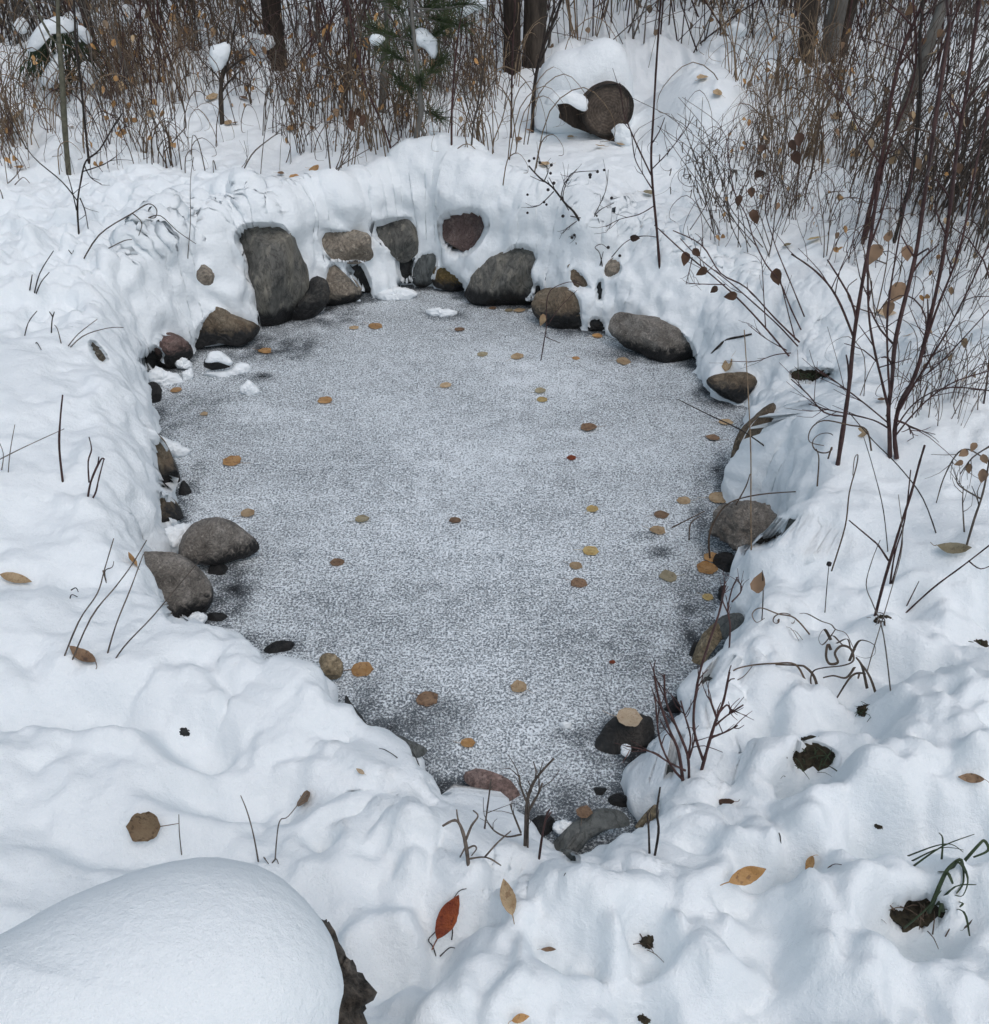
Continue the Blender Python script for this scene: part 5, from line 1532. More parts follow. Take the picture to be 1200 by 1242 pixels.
plant('bare_stem', 'longest leaning stalk of four, reaching past the rolled orange leaf', 'stem', [[(76, 805), (110, 750), (140, 712), (160, 685), (178, 655)]], 'twig_brown', r=.0024, lean=.4)
plant('bare_stem', 'leaning stalk that crosses the snow edge before the speckled boulder', 'stem', [[(122, 796), (140, 760), (158, 715), (174, 672)]], 'twig_brown', r=.0024, lean=.4)
plant('bare_stem', 'lowest leaning stalk of four, ending over the speckled boulder', 'stem', [[(126, 803), (150, 785), (185, 748), (215, 712), (255, 665)]], 'twig_brown', r=.0022, lean=.5)
plant('twig', 'tiny curled black twig on snow between the long stalks', 'twig', [[(129, 707), (127, 694), (136, 688), (138, 681)]], 'twig_dark', r=.002)
plant('twig', 'tiny crossed black twigs in a snow dimple', 'twig', [[(80, 726), (86, 722), (94, 724)], [(86, 716), (92, 713), (95, 718)]], 'twig_dark', r=.002)
plant('bare_stem', 'thin dark stalk leaning out of the snow dome edge', 'stem', [[(313, 1046), (308, 1015), (300, 985), (292, 965)]], 'twig_brown', r=.002, lean=.5)
plant('bare_stem', 'pale hair-thin stalk beyond the snow dome under the blotched leaf', 'stem', [[(219, 1042), (218, 1015), (217, 988)]], 'twig_grey', r=.0016, lean=.5)
plant('bare_stem', 'bent pale stalk with curled foot beyond the snow dome', 'stem', [[(330, 1047), (336, 1015), (340, 995), (350, 990), (372, 962)], [(322, 1042), (320, 1040), (326, 1048)], [(330, 1047), (335, 1042), (338, 1048)]], 'twig_grey', r=.0018, lean=.5)

# near shore twigs
plant('twig', 'little antler-shaped brown twig standing in the near snow', 'twig', [dict(p=[(570, 1056), (566, 1030), (560, 1005), (552, 995), (537, 1002)], r=.005), dict(p=[(565, 1020), (572, 1002), (580, 990), (574, 983)], r=.003), [(562, 1010), (556, 995), (554, 982)], [(566, 1030), (575, 1026), (578, 1030), (572, 1038)], [(568, 1042), (590, 1040), (608, 1050)], [(588, 1040), (604, 1022), (620, 1008)], [(566, 1025), (558, 1040)]], 'twig_brown', r=.0025, lean=.4)
plant('shrub', 'small bare shrub with grey brown crown over the dark near water', 'shrub', [dict(p=[(637, 1033), (638, 1000), (640, 970), (650, 945), (672, 920)], r=.005), dict(p=[(638, 990), (652, 965), (658, 950)], r=.0035), dict(p=[(640, 975), (632, 955), (630, 940)], r=.003), [(640, 1040), (641, 1000), (642, 985)], [(633, 1012), (615, 1015), (600, 1008), (592, 998)], [(632, 1010), (622, 985), (619, 975)], [(588, 1005), (592, 975), (596, 945)]], 'twig_brown', r=.0025, twigs=3, twig_len=.05, lean=.4)
plant('twig', 'straight red twig beside the small bare shrub', 'twig', [dict(p=[(652, 1050), (657, 1020), (663, 990), (667, 982)], r=.0035), [(662, 995), (669, 985)], [(650, 1048), (645, 1047)]], 'twig_red', r=.0025, lean=.4)
plant('shrub', 'red-twigged bush leaning over the shore, forked into many shoots', 'shrub',
      [dict(p=[(833, 958), (824, 915), (812, 885), (800, 850), (794, 820)], r=.0045), dict(p=[(836, 945), (834, 915), (820, 880), (808, 850), (806, 818)], r=.004), dict(p=[(833, 950), (815, 930), (800, 895), (795, 845)], r=.0035), [(834, 920), (838, 895), (830, 865), (826, 850)], [(832, 935), (812, 925), (790, 912), (760, 905)], [(836, 920), (842, 900), (843, 888)]], 'twig_red', r=.003, twigs=4, twig_len=.06, lean=.35)
plant('shrub', 'brown forked bush just behind the red-twigged bush', 'shrub',
      [dict(p=[(848, 942), (855, 920), (862, 895), (870, 870), (878, 850), (885, 815)], r=.005), dict(p=[(853, 922), (843, 890), (842, 860), (848, 820), (860, 780), (872, 745), (880, 710)], r=.004), [(868, 880), (882, 868), (902, 855)], [(862, 895), (880, 888), (895, 880)], [(870, 872), (862, 850), (860, 845)], [(872, 865), (882, 855), (886, 862)]], 'twig_red', r=.003, twigs=4, twig_len=.05, lean=.35)
plant('twig', 'two thin upright twigs in the snow beside the small brown stone corner', 'twig', [dict(p=[(793, 1042), (799, 1010), (797, 985), (801, 955)], r=.0035), [(788, 1035), (787, 1005), (785, 985)]], 'twig_dark', r=.003, twigs=2, twig_len=.02, lean=.4)
plant('twig', 'dark stems lying against the snow edge by the small yellow leaf', 'twig', [dict(p=[(886, 790), (886, 760), (883, 740), (888, 715), (895, 700)], r=.003), [(884, 745), (876, 725), (880, 705)], [(888, 730), (900, 715), (893, 700)]], 'twig_red', r=.0025, twigs=5, twig_len=.04, lean=.3)
plant('twig', 'hooked dark wire-thin twig over the near snow notch', 'twig', [[(505, 936), (485, 922), (468, 910), (460, 908)], [(511, 936), (505, 920), (500, 912)]], 'twig_dark', r=.0018, lean=.6)
plant('twig', 'short upright peg before the leaf held on its stalk', 'twig', [[(889, 688), (889, 675)]], 'twig_dark', r=.002)

# right bank
plant('bare_stem', 'short stalk on the smooth bank holding one dark russet leaf', 'stem', [[(926, 757), (926, 720), (925, 692)]], 'twig_dark', r=.002, leaves=[(920, 706, 19, 0, -1)], leaf_mat='leaf_brown', lean=.2)
plant('bare_stem', 'thin lone stalk with a tiny round seed tip on the smooth bank', 'stem', [[(1003, 745), (1003, 715), (1006, 684)]], 'twig_dark', r=.0018, berries=[(1006, 684)], lean=.2)
plant('bare_stem', 'lone thick reddish stem standing alone in the smooth bank', 'stem', [dict(p=[(1017, 566), (1023, 520), (1030, 470), (1036, 410), (1045, 350), (1056, 290), (1066, 220)], r=.0085), dict(p=[(1036, 410), (1020, 370), (1005, 345), (985, 325), (960, 308)], r=.004), dict(p=[(1025, 505), (1000, 500), (980, 478), (960, 460)], r=.003)], 'twig_red', twigs=4, twig_len=.12, lean=0)
plant('shrub', 'black double-trunked shrub foot fanning into many thin red shoots', 'shrub',
      [dict(p=[(1083, 556), (1079, 530), (1077, 500), (1080, 470), (1090, 400), (1108, 320), (1120, 240), (1138, 140), (1150, 40), (1152, 0)], r=.008), dict(p=[(1088, 556), (1085, 525), (1092, 490), (1112, 450), (1125, 400), (1140, 330), (1150, 260), (1162, 180), (1175, 100), (1190, 0)], r=.008),
       dict(p=[(1092, 495), (1100, 480), (1118, 430), (1135, 380), (1165, 300), (1180, 220), (1200, 130)], r=.005), dict(p=[(1090, 500), (1110, 465), (1150, 400), (1185, 330), (1210, 270)], r=.004), dict(p=[(1079, 500), (1068, 460), (1060, 420), (1056, 370), (1052, 300)], r=.005), dict(p=[(1080, 480), (1078, 440), (1076, 380), (1090, 290), (1110, 200)], r=.004),
       dict(p=[(1079, 520), (1060, 510), (1030, 503), (1005, 497), (980, 492)], r=.003), dict(p=[(1080, 515), (1050, 490), (1020, 465), (990, 440)], r=.003), dict(p=[(1087, 528), (1105, 505), (1130, 480), (1160, 460), (1200, 450)], r=.003), dict(p=[(1086, 520), (1110, 490), (1150, 470), (1210, 468)], r=.003), dict(p=[(1085, 510), (1105, 470), (1140, 440), (1200, 380)], r=.003), dict(p=[(1088, 510), (1102, 515), (1104, 530)], r=.004)],
      'twig_red', r=.004, twigs=7, twig_len=.12, wob=.012, grow=.3)
plant('bare_stem', 'dark stem rising from a snow dent on the near bank with a forked shoot', 'stem', [dict(p=[(1062, 748), (1070, 715), (1080, 680), (1092, 640), (1105, 600), (1116, 560), (1122, 540)], r=.005), dict(p=[(1080, 708), (1086, 670), (1098, 630), (1105, 570)], r=.003), dict(p=[(1078, 680), (1066, 662), (1055, 652), (1030, 631)], r=.003), [(1082, 708), (1092, 670), (1096, 640)]], 'twig_red', r=.0025, lean=.15)
plant('bare_stem', 'long dark stick slanting out of the snow towards the photo edge', 'stem', [dict(p=[(1090, 743), (1130, 715), (1170, 685), (1215, 650)], r=.003), [(1175, 680), (1190, 690), (1210, 682)], [(1100, 735), (1110, 715), (1115, 705)]], 'twig_red', r=.0022, lean=.3)
plant('grass_stalk', 'fine straw crossing another on the near bank below the dark stem', 'grass', [[(1086, 835), (1072, 770), (1060, 735), (1051, 710), (1058, 680), (1068, 655)]], 'twig_grey', r=.0018, lean=.3)
plant('grass_stalk', 'long fine straw slanting down through the curled grass', 'grass', [[(1052, 815), (1062, 780), (1080, 720), (1095, 660), (1090, 600)]], 'twig_grey', r=.0018, lean=.3)
plant('bare_stem', 'fine dark stem slanting over the smooth bank from the shrub foot', 'stem', [[(1144, 646), (1120, 605), (1090, 565), (1060, 535), (1030, 500)]], 'twig_dark', r=.0022)
plant('bare_stem', 'thin leaning stalk in the open snow beside the forked dark stem', 'stem', [[(1082, 668), (1072, 620), (1060, 570), (1048, 530)]], 'twig_dark', r=.0018)
plant('shrub', 'leafy brown weed standing at the photo edge above a curled leaf', 'shrub', [dict(p=[(1173, 663), (1182, 630), (1192, 600), (1200, 560), (1205, 520)], r=.004), [(1170, 645), (1168, 610), (1169, 590)], [(1190, 605), (1165, 590), (1160, 580)], [(1200, 560), (1175, 545), (1160, 552), (1145, 580), (1136, 610)], [(1203, 540), (1180, 555), (1165, 575)]], 'twig_brown', r=.0025, twigs=4, twig_len=.07, leaves=[(1193, 575, 12, 0, 1), (1170, 548, 9, -1, .6), (1182, 540, 8, -.6, .8), (1165, 560, 7, -.8, .5), (1195, 555, 9, .3, 1), (1176, 566, 8, -.3, 1)], leaf_mat='leaf_brown', lean=.1)
plant('twig', 'long bare twig lying out over the ice from the snow edge', 'twig', [dict(p=[(937, 535), (900, 522), (860, 503), (822, 484)], r=.003)], 'twig_dark')
plant('grass_stalk', 'tall pale straw standing before the wrinkled stone', 'grass', [[(914, 668), (911, 620), (911, 550), (908, 480), (903, 400)]], 'straw', r=.0025)
plant('twig', 'dead stems draped over the wrinkled stone', 'twig', [dict(p=[(865, 680), (860, 655), (868, 630), (885, 610), (920, 600), (970, 596)], r=.004), [(836, 655), (838, 635), (850, 626)], [(815, 640), (835, 630), (855, 620)], [(893, 612), (905, 590), (910, 575)]], 'grass_dry', r=.003, lean=.6)
plant('twig', 'thin twig drooping from the bank onto the ice before the rounded brown stone', 'twig', [dict(p=[(655, 437), (660, 415), (663, 395), (663, 372), (668, 352), (690, 342), (705, 345)], r=.003), [(661, 408), (670, 412), (680, 416)], [(664, 395), (680, 372), (700, 352)]], 'twig_red', r=.0022, leaves=[(659, 386, 10, 0, 1)], leaf_mat='leaf_tan')
plant('shrub', 'black-berried branch arching out of the snow behind the brown stones', 'shrub',
      [dict(p=[(719, 293), (700, 262), (685, 245), (670, 228), (655, 215), (641, 203)], r=.006), [(690, 255), (683, 238), (690, 215), (698, 210), (725, 208)], [(692, 262), (710, 265), (720, 262), (735, 230), (738, 205)], [(716, 290), (720, 265), (728, 255), (745, 245)], [(672, 232), (655, 248), (640, 252)], [(680, 243), (685, 222), (700, 205)], [(660, 220), (665, 205), (652, 195)], [(700, 268), (690, 275), (683, 282)], [(705, 275), (698, 285), (702, 292)]],
      'twig_dark', r=.0028, twigs=4, twig_len=.06, berries=[(642, 195), (648, 192), (655, 197), (669, 200), (640, 236), (640, 258), (660, 245), (663, 248), (672, 222), (668, 210), (683, 262), (697, 285), (702, 290), (725, 208), (733, 206), (716, 212), (716, 215), (742, 240), (724, 262), (700, 295), (694, 288), (682, 240), (665, 230)], wob=.004)
plant('shrub', 'small dark stub of berry stems in the snow hollow above the tan stone', 'shrub', [[(733, 325), (728, 308), (722, 300), (730, 296), (738, 302)], [(742, 312), (755, 297), (765, 290), (772, 287)], [(728, 322), (732, 305)], [(772, 287), (785, 286), (800, 288)]], 'twig_dark', r=.0028, leaves=[(770, 288, 9, 1, .3)], berries=[(752, 310), (786, 307), (738, 300)])
plant('bare_stem', 'tall thin dark stem with a forked left arm above the long low boulder', 'stem', [dict(p=[(802, 323), (797, 280), (792, 230), (790, 190), (792, 150), (796, 80), (802, 0)], r=.007), dict(p=[(790, 212), (775, 180), (762, 150), (757, 140), (752, 100)], r=.004), [(792, 230), (780, 210), (770, 190), (766, 160)], [(791, 205), (810, 185), (830, 160), (842, 140)], [(793, 250), (775, 260), (752, 265), (735, 275)]], 'twig_red', r=.003, twigs=4, twig_len=.1, wob=.006, grow=.6)
plant('shrub', 'arching shrub with long parallel stems hung with dry leaves above the snow tongue', 'shrub',
      [dict(p=[(966, 430), (930, 398), (895, 362), (860, 332), (830, 306), (800, 280), (795, 272)], r=.004), dict(p=[(970, 415), (940, 385), (905, 350), (875, 330), (850, 300), (815, 282)], r=.004), dict(p=[(968, 420), (945, 395), (915, 368), (885, 345), (850, 315), (825, 290)], r=.0035), dict(p=[(972, 400), (960, 375), (946, 340), (930, 320), (915, 290), (905, 262), (890, 230), (880, 170)], r=.0035), dict(p=[(965, 412), (955, 375), (945, 335)], r=.003), dict(p=[(976, 384), (960, 345), (945, 310), (938, 290), (930, 250), (940, 200)], r=.003), [(929, 398), (927, 360), (925, 330), (923, 315)], [(960, 428), (940, 430), (915, 440), (880, 440)], [(955, 425), (930, 410), (907, 394)], [(880, 345), (850, 345), (833, 342)], [(840, 312), (836, 330), (832, 345)]],
      'twig_red', r=.0025, twigs=4, twig_len=.07, leaves=[(832, 312, 12, 0, 1), (943, 334, 15, .1, 1), (853, 328, 10, -.6, .5), (888, 358, 11, -1, .3), (845, 305, 9, .5, .6), (867, 350, 8, -.5, .5), (962, 448, 9, -.3, 1), (915, 260, 11, .2, 1), (897, 242, 10, -.3, 1)], leaf_mat='leaf_dark', wob=.006)
plant('shrub', 'spindly stems with curled leaves standing in open snow behind the arching shrub', 'shrub',
      [dict(p=[(931, 318), (937, 290), (940, 260), (945, 220), (952, 180), (955, 140)], r=.0035), [(935, 300), (925, 270), (916, 240), (905, 200)], [(940, 280), (955, 240), (965, 200), (972, 160)], [(933, 310), (920, 280), (905, 255)], [(945, 225), (930, 200), (915, 175)], [(956, 250), (948, 215), (950, 190)]], 'twig_brown', r=.0026, twigs=5, twig_len=.08, leaves=[(917, 263, 10, 0, 1), (922, 210, 10, 1, .3), (912, 232, 9, 0, 1), (966, 190, 12, .2, 1), (970, 168, 12, -.2, 1), (962, 175, 10, .3, 1), (925, 178, 9, .3, -1)], wob=.006)
plant('shrub', 'pair of forked grass stems with curled blades beside the yellow leaf', 'shrub',
      [[(1001, 312), (1000, 280), (994, 240), (988, 200)], [(1003, 310), (1006, 280), (1008, 250), (1012, 225), (1000, 210)], [(1005, 285), (1010, 260), (1014, 265), (1008, 268)], [(1006, 250), (1003, 236), (1015, 232), (1025, 232)], [(1010, 262), (1020, 242), (1040, 240), (1050, 246)]], 'grass_dry', r=.0026, twigs=3, twig_len=.06)
plant('bare_stem', 'thick dark twin stems leaning over the open snow before the red thicket', 'stem',
      [dict(p=[(1047, 294), (1055, 255), (1066, 210), (1075, 160), (1083, 110), (1095, 60), (1112, 20), (1122, 0)], r=.011), dict(p=[(1050, 290), (1062, 250), (1072, 200), (1085, 160), (1105, 110), (1112, 60), (1108, 0)], r=.007), dict(p=[(1072, 205), (1050, 170), (1030, 130), (1005, 80)], r=.004)], 'twig_red', r=.004, twigs=5, twig_len=.15, grow=.6)
plant('bare_stem', 'straight black stem behind the twin stems', 'stem',
      [dict(p=[(1085, 292), (1095, 255), (1105, 220), (1112, 170), (1117, 110), (1116, 50), (1120, 0)], r=.010), dict(p=[(1112, 175), (1130, 140), (1150, 90), (1160, 40)], r=.004)], 'twig_dark', r=.004, twigs=5, twig_len=.15, grow=.6)
plant('shrub', 'dried plant with two long rust red leaves in front of the thicket', 'shrub',
      [[(1060, 392), (1072, 340), (1078, 300), (1080, 250)], [(1062, 385), (1056, 340), (1050, 310), (1046, 290), (1060, 290), (1075, 310)], [(1065, 380), (1090, 340), (1095, 300)], [(1076, 320), (1050, 310)], [(1060, 380), (1035, 370), (1028, 350), (1040, 338)]], 'grass_dry', r=.003, leaves=[(1062, 305, 17, -.7, .9), (1090, 352, 18, -.6, 1), (1078, 372, 14, -.5, .9), (1101, 305, 13, 0, 1), (1078, 285, 11, 0, -1)], leaf_mat='leaf_brown')


# ------------------------------------------------------------------ curled grasses
def curl_path(px, py, r0, turns, px2, py2, n=26, sq=.8):
    out = []
    for i in range(n):
        f = i / (n - 1)
        a = f * turns * 2 * math.pi
        r = r0 * (.5 + .5 * math.sin(f * math.pi))
        out.append((px + (px2 - px) * f + r * math.cos(a), py + (py2 - py) * f + r * sq * math.sin(a)))
    return out


def curl_plant(label, paths, mat='grass_dry', r=.004, lean=1.1, lift=.05):
    g = ground(*paths[0][0])
    mb = MB()
    for p in paths:
        P = wpath(p, g, 0, lean, False)
        n = CAM - g; n /= np.linalg.norm(n)
        P = [q + n * (lift * (1 + .5 * math.sin(i * .25))) for i, q in enumerate(P)]
        mb.tube(P, r * .62, r * .3, 6, flat=.2, smooth=5)
    return tag(mb.build('curled_grass', mat, None, g), label, 'grass', 'curled dead grasses')


def zpts(*q):
    return [(940 + x / 4.14, 560 + y / 4.14) for x, y in q]


curl_plant('brown grass blades curled into loops on the near bank, the largest tangle', [zpts((480, 1085), (440, 1030), (410, 985)), zpts((300, 845), (255, 848), (228, 890), (245, 925), (285, 885), (310, 850)), zpts((300, 895), (272, 920), (264, 980), (282, 1017), (322, 1010), (308, 965), (340, 930), (385, 945), (398, 1000), (350, 1025), (255, 1036), (205, 1050), (188, 1085), (190, 1128)),
    zpts((392, 950), (418, 912), (460, 905), (502, 930), (500, 972), (460, 990), (410, 978)), zpts((150, 715), (172, 772), (240, 808), (288, 825), (312, 850), (362, 870), (396, 935), (410, 950)), zpts((330, 862), (368, 895), (385, 950), (400, 960)), zpts((410, 990), (402, 1035), (362, 1085), (300, 1075), (250, 1085)), zpts((545, 1190), (480, 1085), (410, 985)), zpts((472, 1010), (390, 1075), (310, 1195)), zpts((240, 1110), (205, 1080), (165, 1035), (130, 1025), (0, 1020)), zpts((410, 1020), (425, 1060), (420, 1090)), zpts((290, 830), (300, 880), (330, 910), (350, 930))], 'grass_loop', r=.0052)
curl_plant('thin curled grass blades just above the largest tangle beside the russet leaf stalk', [[(988, 760), (965, 750), (945, 745), (925, 738), (915, 745), (920, 755), (930, 750)], curl_path(940, 750, 9, 1.3, 962, 752), [(955, 752), (965, 765), (975, 776), (982, 775)], [(950, 748), (960, 762), (970, 777)]], r=.0028)
curl_plant('row of drooping curled blades on one stalk above the snow near the red twigs', [[(980, 812), (965, 806), (940, 805), (915, 807), (895, 812), (885, 822), (892, 826), (905, 820), (915, 808)], curl_path(918, 820, 11, 1.0, 935, 824), [(898, 812), (898, 835), (902, 862)], [(950, 806), (945, 822), (942, 825)], [(925, 806), (912, 820), (915, 836), (930, 832)]], r=.0035)
curl_plant('long looping blade hung from a stalk beside the lone thick stem', [[(1012, 680), (1025, 640), (1030, 600), (1038, 570), (1040, 556), (1036, 560), (1034, 580)], curl_path(1000, 545, 16, .9, 1004, 535), [(1060, 535), (1050, 525), (1030, 520), (1000, 515), (985, 525), (983, 540), (1000, 545)], [(995, 578), (994, 560), (991, 548)]], r=.003, lean=.2)
for k, (px, py, lb_) in enumerate([(890, 230, 'knot of curled brown willow leaves beside the tall forked thin stem'), (840, 180, 'tangle of curled dead blades next to the round white mound'), (850, 215, 'wiry curled blades hanging over the snow below the round white mound'), (870, 200, 'loose curled blades between the mound and the spindly stems')]):
    ps = []
    for j in range(16):
        x, y = px + random.gauss(0, 22), py + random.gauss(0, 16)
        ps.append(curl_path(x, y, random.uniform(4, 10), random.uniform(.4, 1.1), x + random.gauss(0, 14), y - random.uniform(-10, 25), 12))
    ps.insert(0, [(px + 20, py + 75), (px + 10, py + 30), (px - 5, py - 10), (px - 25, py - 40)])
    for j in range(5):
        ps.append([(px + 15 + random.gauss(0, 10), py + 60), (px + random.gauss(0, 12), py + 20), (px + random.gauss(0, 25), py - 20), (px + random.gauss(-10, 35), py - 60)])
    curl_plant(lb_, ps, 'twig_brown', .0028, .1)

gp = ground(1118, 1100)
gpl = MB()
for p, r in [([(1130, 1100), (1140, 1075), (1150, 1060), (1164, 1050), (1168, 1072), (1160, 1085)], .0045), ([(1150, 1062), (1158, 1055), (1170, 1075), (1166, 1092), (1158, 1088)], .004), ([(1105, 1030), (1130, 1036), (1150, 1034), (1166, 1040)], .0035), ([(1112, 1042), (1140, 1036), (1178, 1022)], .003),
             ([(1110, 1036), (1138, 1038), (1165, 1041)], .003), ([(1165, 1046), (1182, 1036), (1190, 1030), (1196, 1038), (1180, 1042)], .004), ([(1140, 1090), (1155, 1085), (1180, 1083)], .0035), ([(1150, 1095), (1165, 1115), (1172, 1145)], .0035), ([(1148, 1098), (1138, 1105), (1135, 1122)], .0035), ([(1162, 1085), (1164, 1105), (1160, 1110)], .003), ([(1138, 1050), (1145, 1068), (1152, 1082)], .005), ([(1100, 1118), (1120, 1112), (1138, 1090)], .003), ([(1146, 1034), (1140, 1027), (1135, 1020)], .002)]:
    gpl.tube([q + np.array([0, 0, .012 + .01 * math.sin(i)]) for i, q in enumerate(wpath(p, gp, 0, 1.3))], r, r * .35, 6, flat=.25, smooth=4)
tag(gpl.build('green_weed', 'grass_green', None, gp), 'dark green weed blades sprawling over the snow by the bare earth hole', 'weed')

plant('twig', 'thin red stalk of the crumpled golden leaf', 'twig', [[(1000, 1048), (1010, 1049), (1021, 1049)]], 'twig_red', r=.0014)
plant('twig', 'small dark stub twig in a dent of the rough snow', 'twig', [[(950, 1025), (947, 1018), (945, 1010)]], 'twig_dark', r=.002)
plant('twig', 'brown stalk carrying the deep red leaf', 'twig', [[(532, 1163), (526, 1150), (520, 1140), (530, 1128), (545, 1100), (556, 1082), (566, 1078)], [(548, 1140), (549, 1128), (545, 1118)], [(534, 1160), (545, 1150), (552, 1150)]], 'twig_dark', r=.0016, lean=.6)
plant('twig', 'tiny dark twig near the tan leaf', 'twig', [[(679, 1064), (686, 1059)]], 'twig_dark', r=.0015, lean=.8)
plant('bare_stem', 'dark wet stick lying at the end of the long low boulder', 'stem', [dict(p=[(850, 436), (870, 422), (882, 412), (900, 408), (912, 405)], r=.007), [(882, 412), (878, 405)]], 'twig_dark', r=.003)


# ------------------------------------------------------------------ trees at the back
def trunk(name, label, px0, px1, pyb, mat, height=5.0, lean=0.0, second=None, limbs=6):
    g = ground((px0 + px1) / 2, pyb)
    sl = np.linalg.norm(g - CAM)
    r = (px1 - px0) * sl / F / 2
    e = empty(name, g); tag(e, label, 'tree')
    NS, NL = 20, 40
    V = []; Fc = []
    so = random.uniform(0, 50)
    top = np.array([lean * height, .1 * height * .2, height])
    for j in range(NL):
        f = j / (NL - 1)
        c = g + top * f - np.array([0, 0, .4 * (1 - f)])
        for i in range(NS):
            an = 2 * math.pi * i / NS
            rr = r * (1 - .45 * f) * (1 + .22 * math.exp(-f * 60)) * (1 + .10 * mnoise.noise(Vector((math.cos(an) * 1.5, math.sin(an) * 1.5, f * height * 1.2 + so))) + .08 * mnoise.noise(Vector((an * 5, f * height * 2.5, so))))
            V.append(c + np.array([math.cos(an) * rr, math.sin(an) * rr, 0]))
    for j in range(NL - 1):
        for i in range(NS):
            k2 = (i + 1) % NS
            Fc.append((j * NS + i, j * NS + k2, (j + 1) * NS + k2, (j + 1) * NS + i))
    obj('trunk', V, Fc, mat, e, True, g)
    mb = MB()
    for k in range(limbs):
        f = random.uniform(.45, .98)
        p = g + top * f
        a = random.uniform(0, 2 * math.pi)
        l = random.uniform(.7, 1.6)
        d = np.array([math.cos(a), math.sin(a), random.uniform(.4, 1.1)]) * l
        P = [p, p + d * .5 + np.array([0, 0, -.05]), p + d]
        mb.tube(P, r * .28, r * .06, 5, smooth=4)
        side_twigs(mb, P, 10, .5, r * .06)
    b = mb.build('bare_limbs', mat, None, g)
    b.parent = e; b.location = (0, 0, 0)
    return e


trunk('tree', 'black rough tree trunk behind the snow-pillowed log', 632, 658, 76, 'bark', 5.5, .02)
trunk('tree', 'brown broken trunk pressed against the black tree', 613, 634, 88, 'bark_brown', 2.6, -.02, limbs=2)
trunk('tree', 'pale grey trunk, front one of the clump behind the grassy snow', 992, 1012, 74, 'bark_grey', 5, .03)
trunk('tree', 'dark leaning trunk of the clump, behind the pale trunk', 978, 996, 72, 'bark', 5, -.10)
trunk('tree', 'thin dark trunk of the clump pressed on the far side of the pale trunk', 1008, 1020, 60, 'bark', 5, .08)
trunk('tree', 'brown blurred trunk in the thicket beyond the snow-topped stub', 326, 348, 82, 'bark_brown', 5, 0)
trunk('tree', 'slim pale trunk leaning behind the red thicket', 1068, 1080, 150, 'bark_grey', 3.5, .18)
trunk('tree', 'slim dark trunk far back between sapling and stub', 112, 122, 66, 'bark', 4, -.03)

# pine sapling with needles and snow pads
pg = ground(503, 183)
pe = empty('pine_sapling', pg)
tag(pe, 'little green pine with long needles and pads of snow', 'pine')
mb = MB()
mb.tube(wpath([(503, 184), (506, 160), (511, 135), (508, 100), (504, 60), (500, 20), (498, -30)], pg), .012, .006, 6, smooth=4)
mb.tube(wpath([(524, 180), (516, 165), (508, 152)], pg), .006, .006, 5)
BR = [((508, 100), (535, 75)), ((506, 80), (470, 62)), ((504, 60), (540, 35)), ((503, 50), (450, 40)), ((511, 130), (480, 105)), ((500, 20), (530, 0)), ((500, 30), (470, 5)), ((504, 70), (498, 45)), ((511, 130), (530, 150)), ((510, 110), (512, 88)), ((499, 10), (575, -5)), ((500, 15), (560, 30))]
nm = MB()
for a, b in BR:
    A, B = wpath([a, b], pg)
    A[2] += .03
    B = B + np.array([0, random.uniform(-.18, .18), 0])
    mb.tube([A, (A + B) / 2 - np.array([0, 0, .01]), B], .004, .0025, 5)
    for j in range(120):
        f = random.uniform(.35, 1.05)
        p = A + (B - A) * f
        dv = (B - A) / np.linalg.norm(B - A) * .7 + np.array([random.gauss(0, .6), random.gauss(0, .6), random.gauss(.1, .6)])
        dv /= np.linalg.norm(dv)
        l = random.uniform(.05, .085)
        nm.tube([p, p + dv * l], .0011, .0006, 3, smooth=1)
t_ = mb.build('trunk', 'bark_grey', None, pg); t_.parent = pe; t_.location = (0, 0, 0)
t_ = nm.build('needles', 'needle', None, pg); t_.parent = pe; t_.location = (0, 0, 0)
for i, (ol, dz) in enumerate([([(500, 42), (508, 33), (520, 38), (530, 48), (528, 72), (515, 60), (505, 55)], 0), ([(558, 22), (562, 4), (575, -6), (592, -4), (588, 8), (572, 16)], 0), ([(520, 155), (524, 148), (531, 152), (530, 162), (522, 164)], 0), ([(448, 46), (456, 40), (468, 46), (462, 54), (452, 54)], 0)]):
    c = np.mean(ol, axis=0)
    d = ray(c[0], c[1]); p = CAM + d * ((pg[1] + .03) / d[1])
    s_ = blob('snow_pad', ol, 'snow', zc=float(p[2]), k=.3, depth=.7, seed=500 + i, carve=False, facets=0, rough=.15, push=0, n_out=32, rings=7)
    s_.parent = pe; s_.location = s_.location - pe.location

# snow-arched bush at the left edge of the thicket
ag = ground(72, 112)
ae = empty('snow_laden_bush', ag)
tag(ae, 'drooping green grey bush arched under a collar of snow', 'bush')
mb = MB()
for k in range(150):
    a = random.uniform(-.1, math.pi * 1.05)
    rr = random.uniform(.75, 1.05)
    c = (72 + 34 * math.cos(a) * rr, 74 - 40 * math.sin(a) * rr)
    p1 = wpath([(72 + random.uniform(-26, 26), 108), c], ag)[1]
    p1 = p1 + np.array([0, random.uniform(-.12, .12), 0])
    dv = np.array([math.cos(a) * .5, random.gauss(0, .3), -random.uniform(.4, 1.0)])
    l = random.uniform(.08, .22)
    mb.tube([p1, p1 + dv * l * .5, p1 + dv * l + np.array([0, 0, -.03])], .003, .0015, 4, flat=.4, smooth=2)
for k in range(14):
    x = random.uniform(46, 98)
    P = wpath([(72 + random.uniform(-18, 18), 118), (x, 80), (72 + (x - 72) * 1.1, 45)], ag)
    mb.tube(P, .005, .003, 5)
t_ = mb.build('drooping_blades', 'grass_green', None, ag); t_.parent = ae; t_.location = (0, 0, 0)
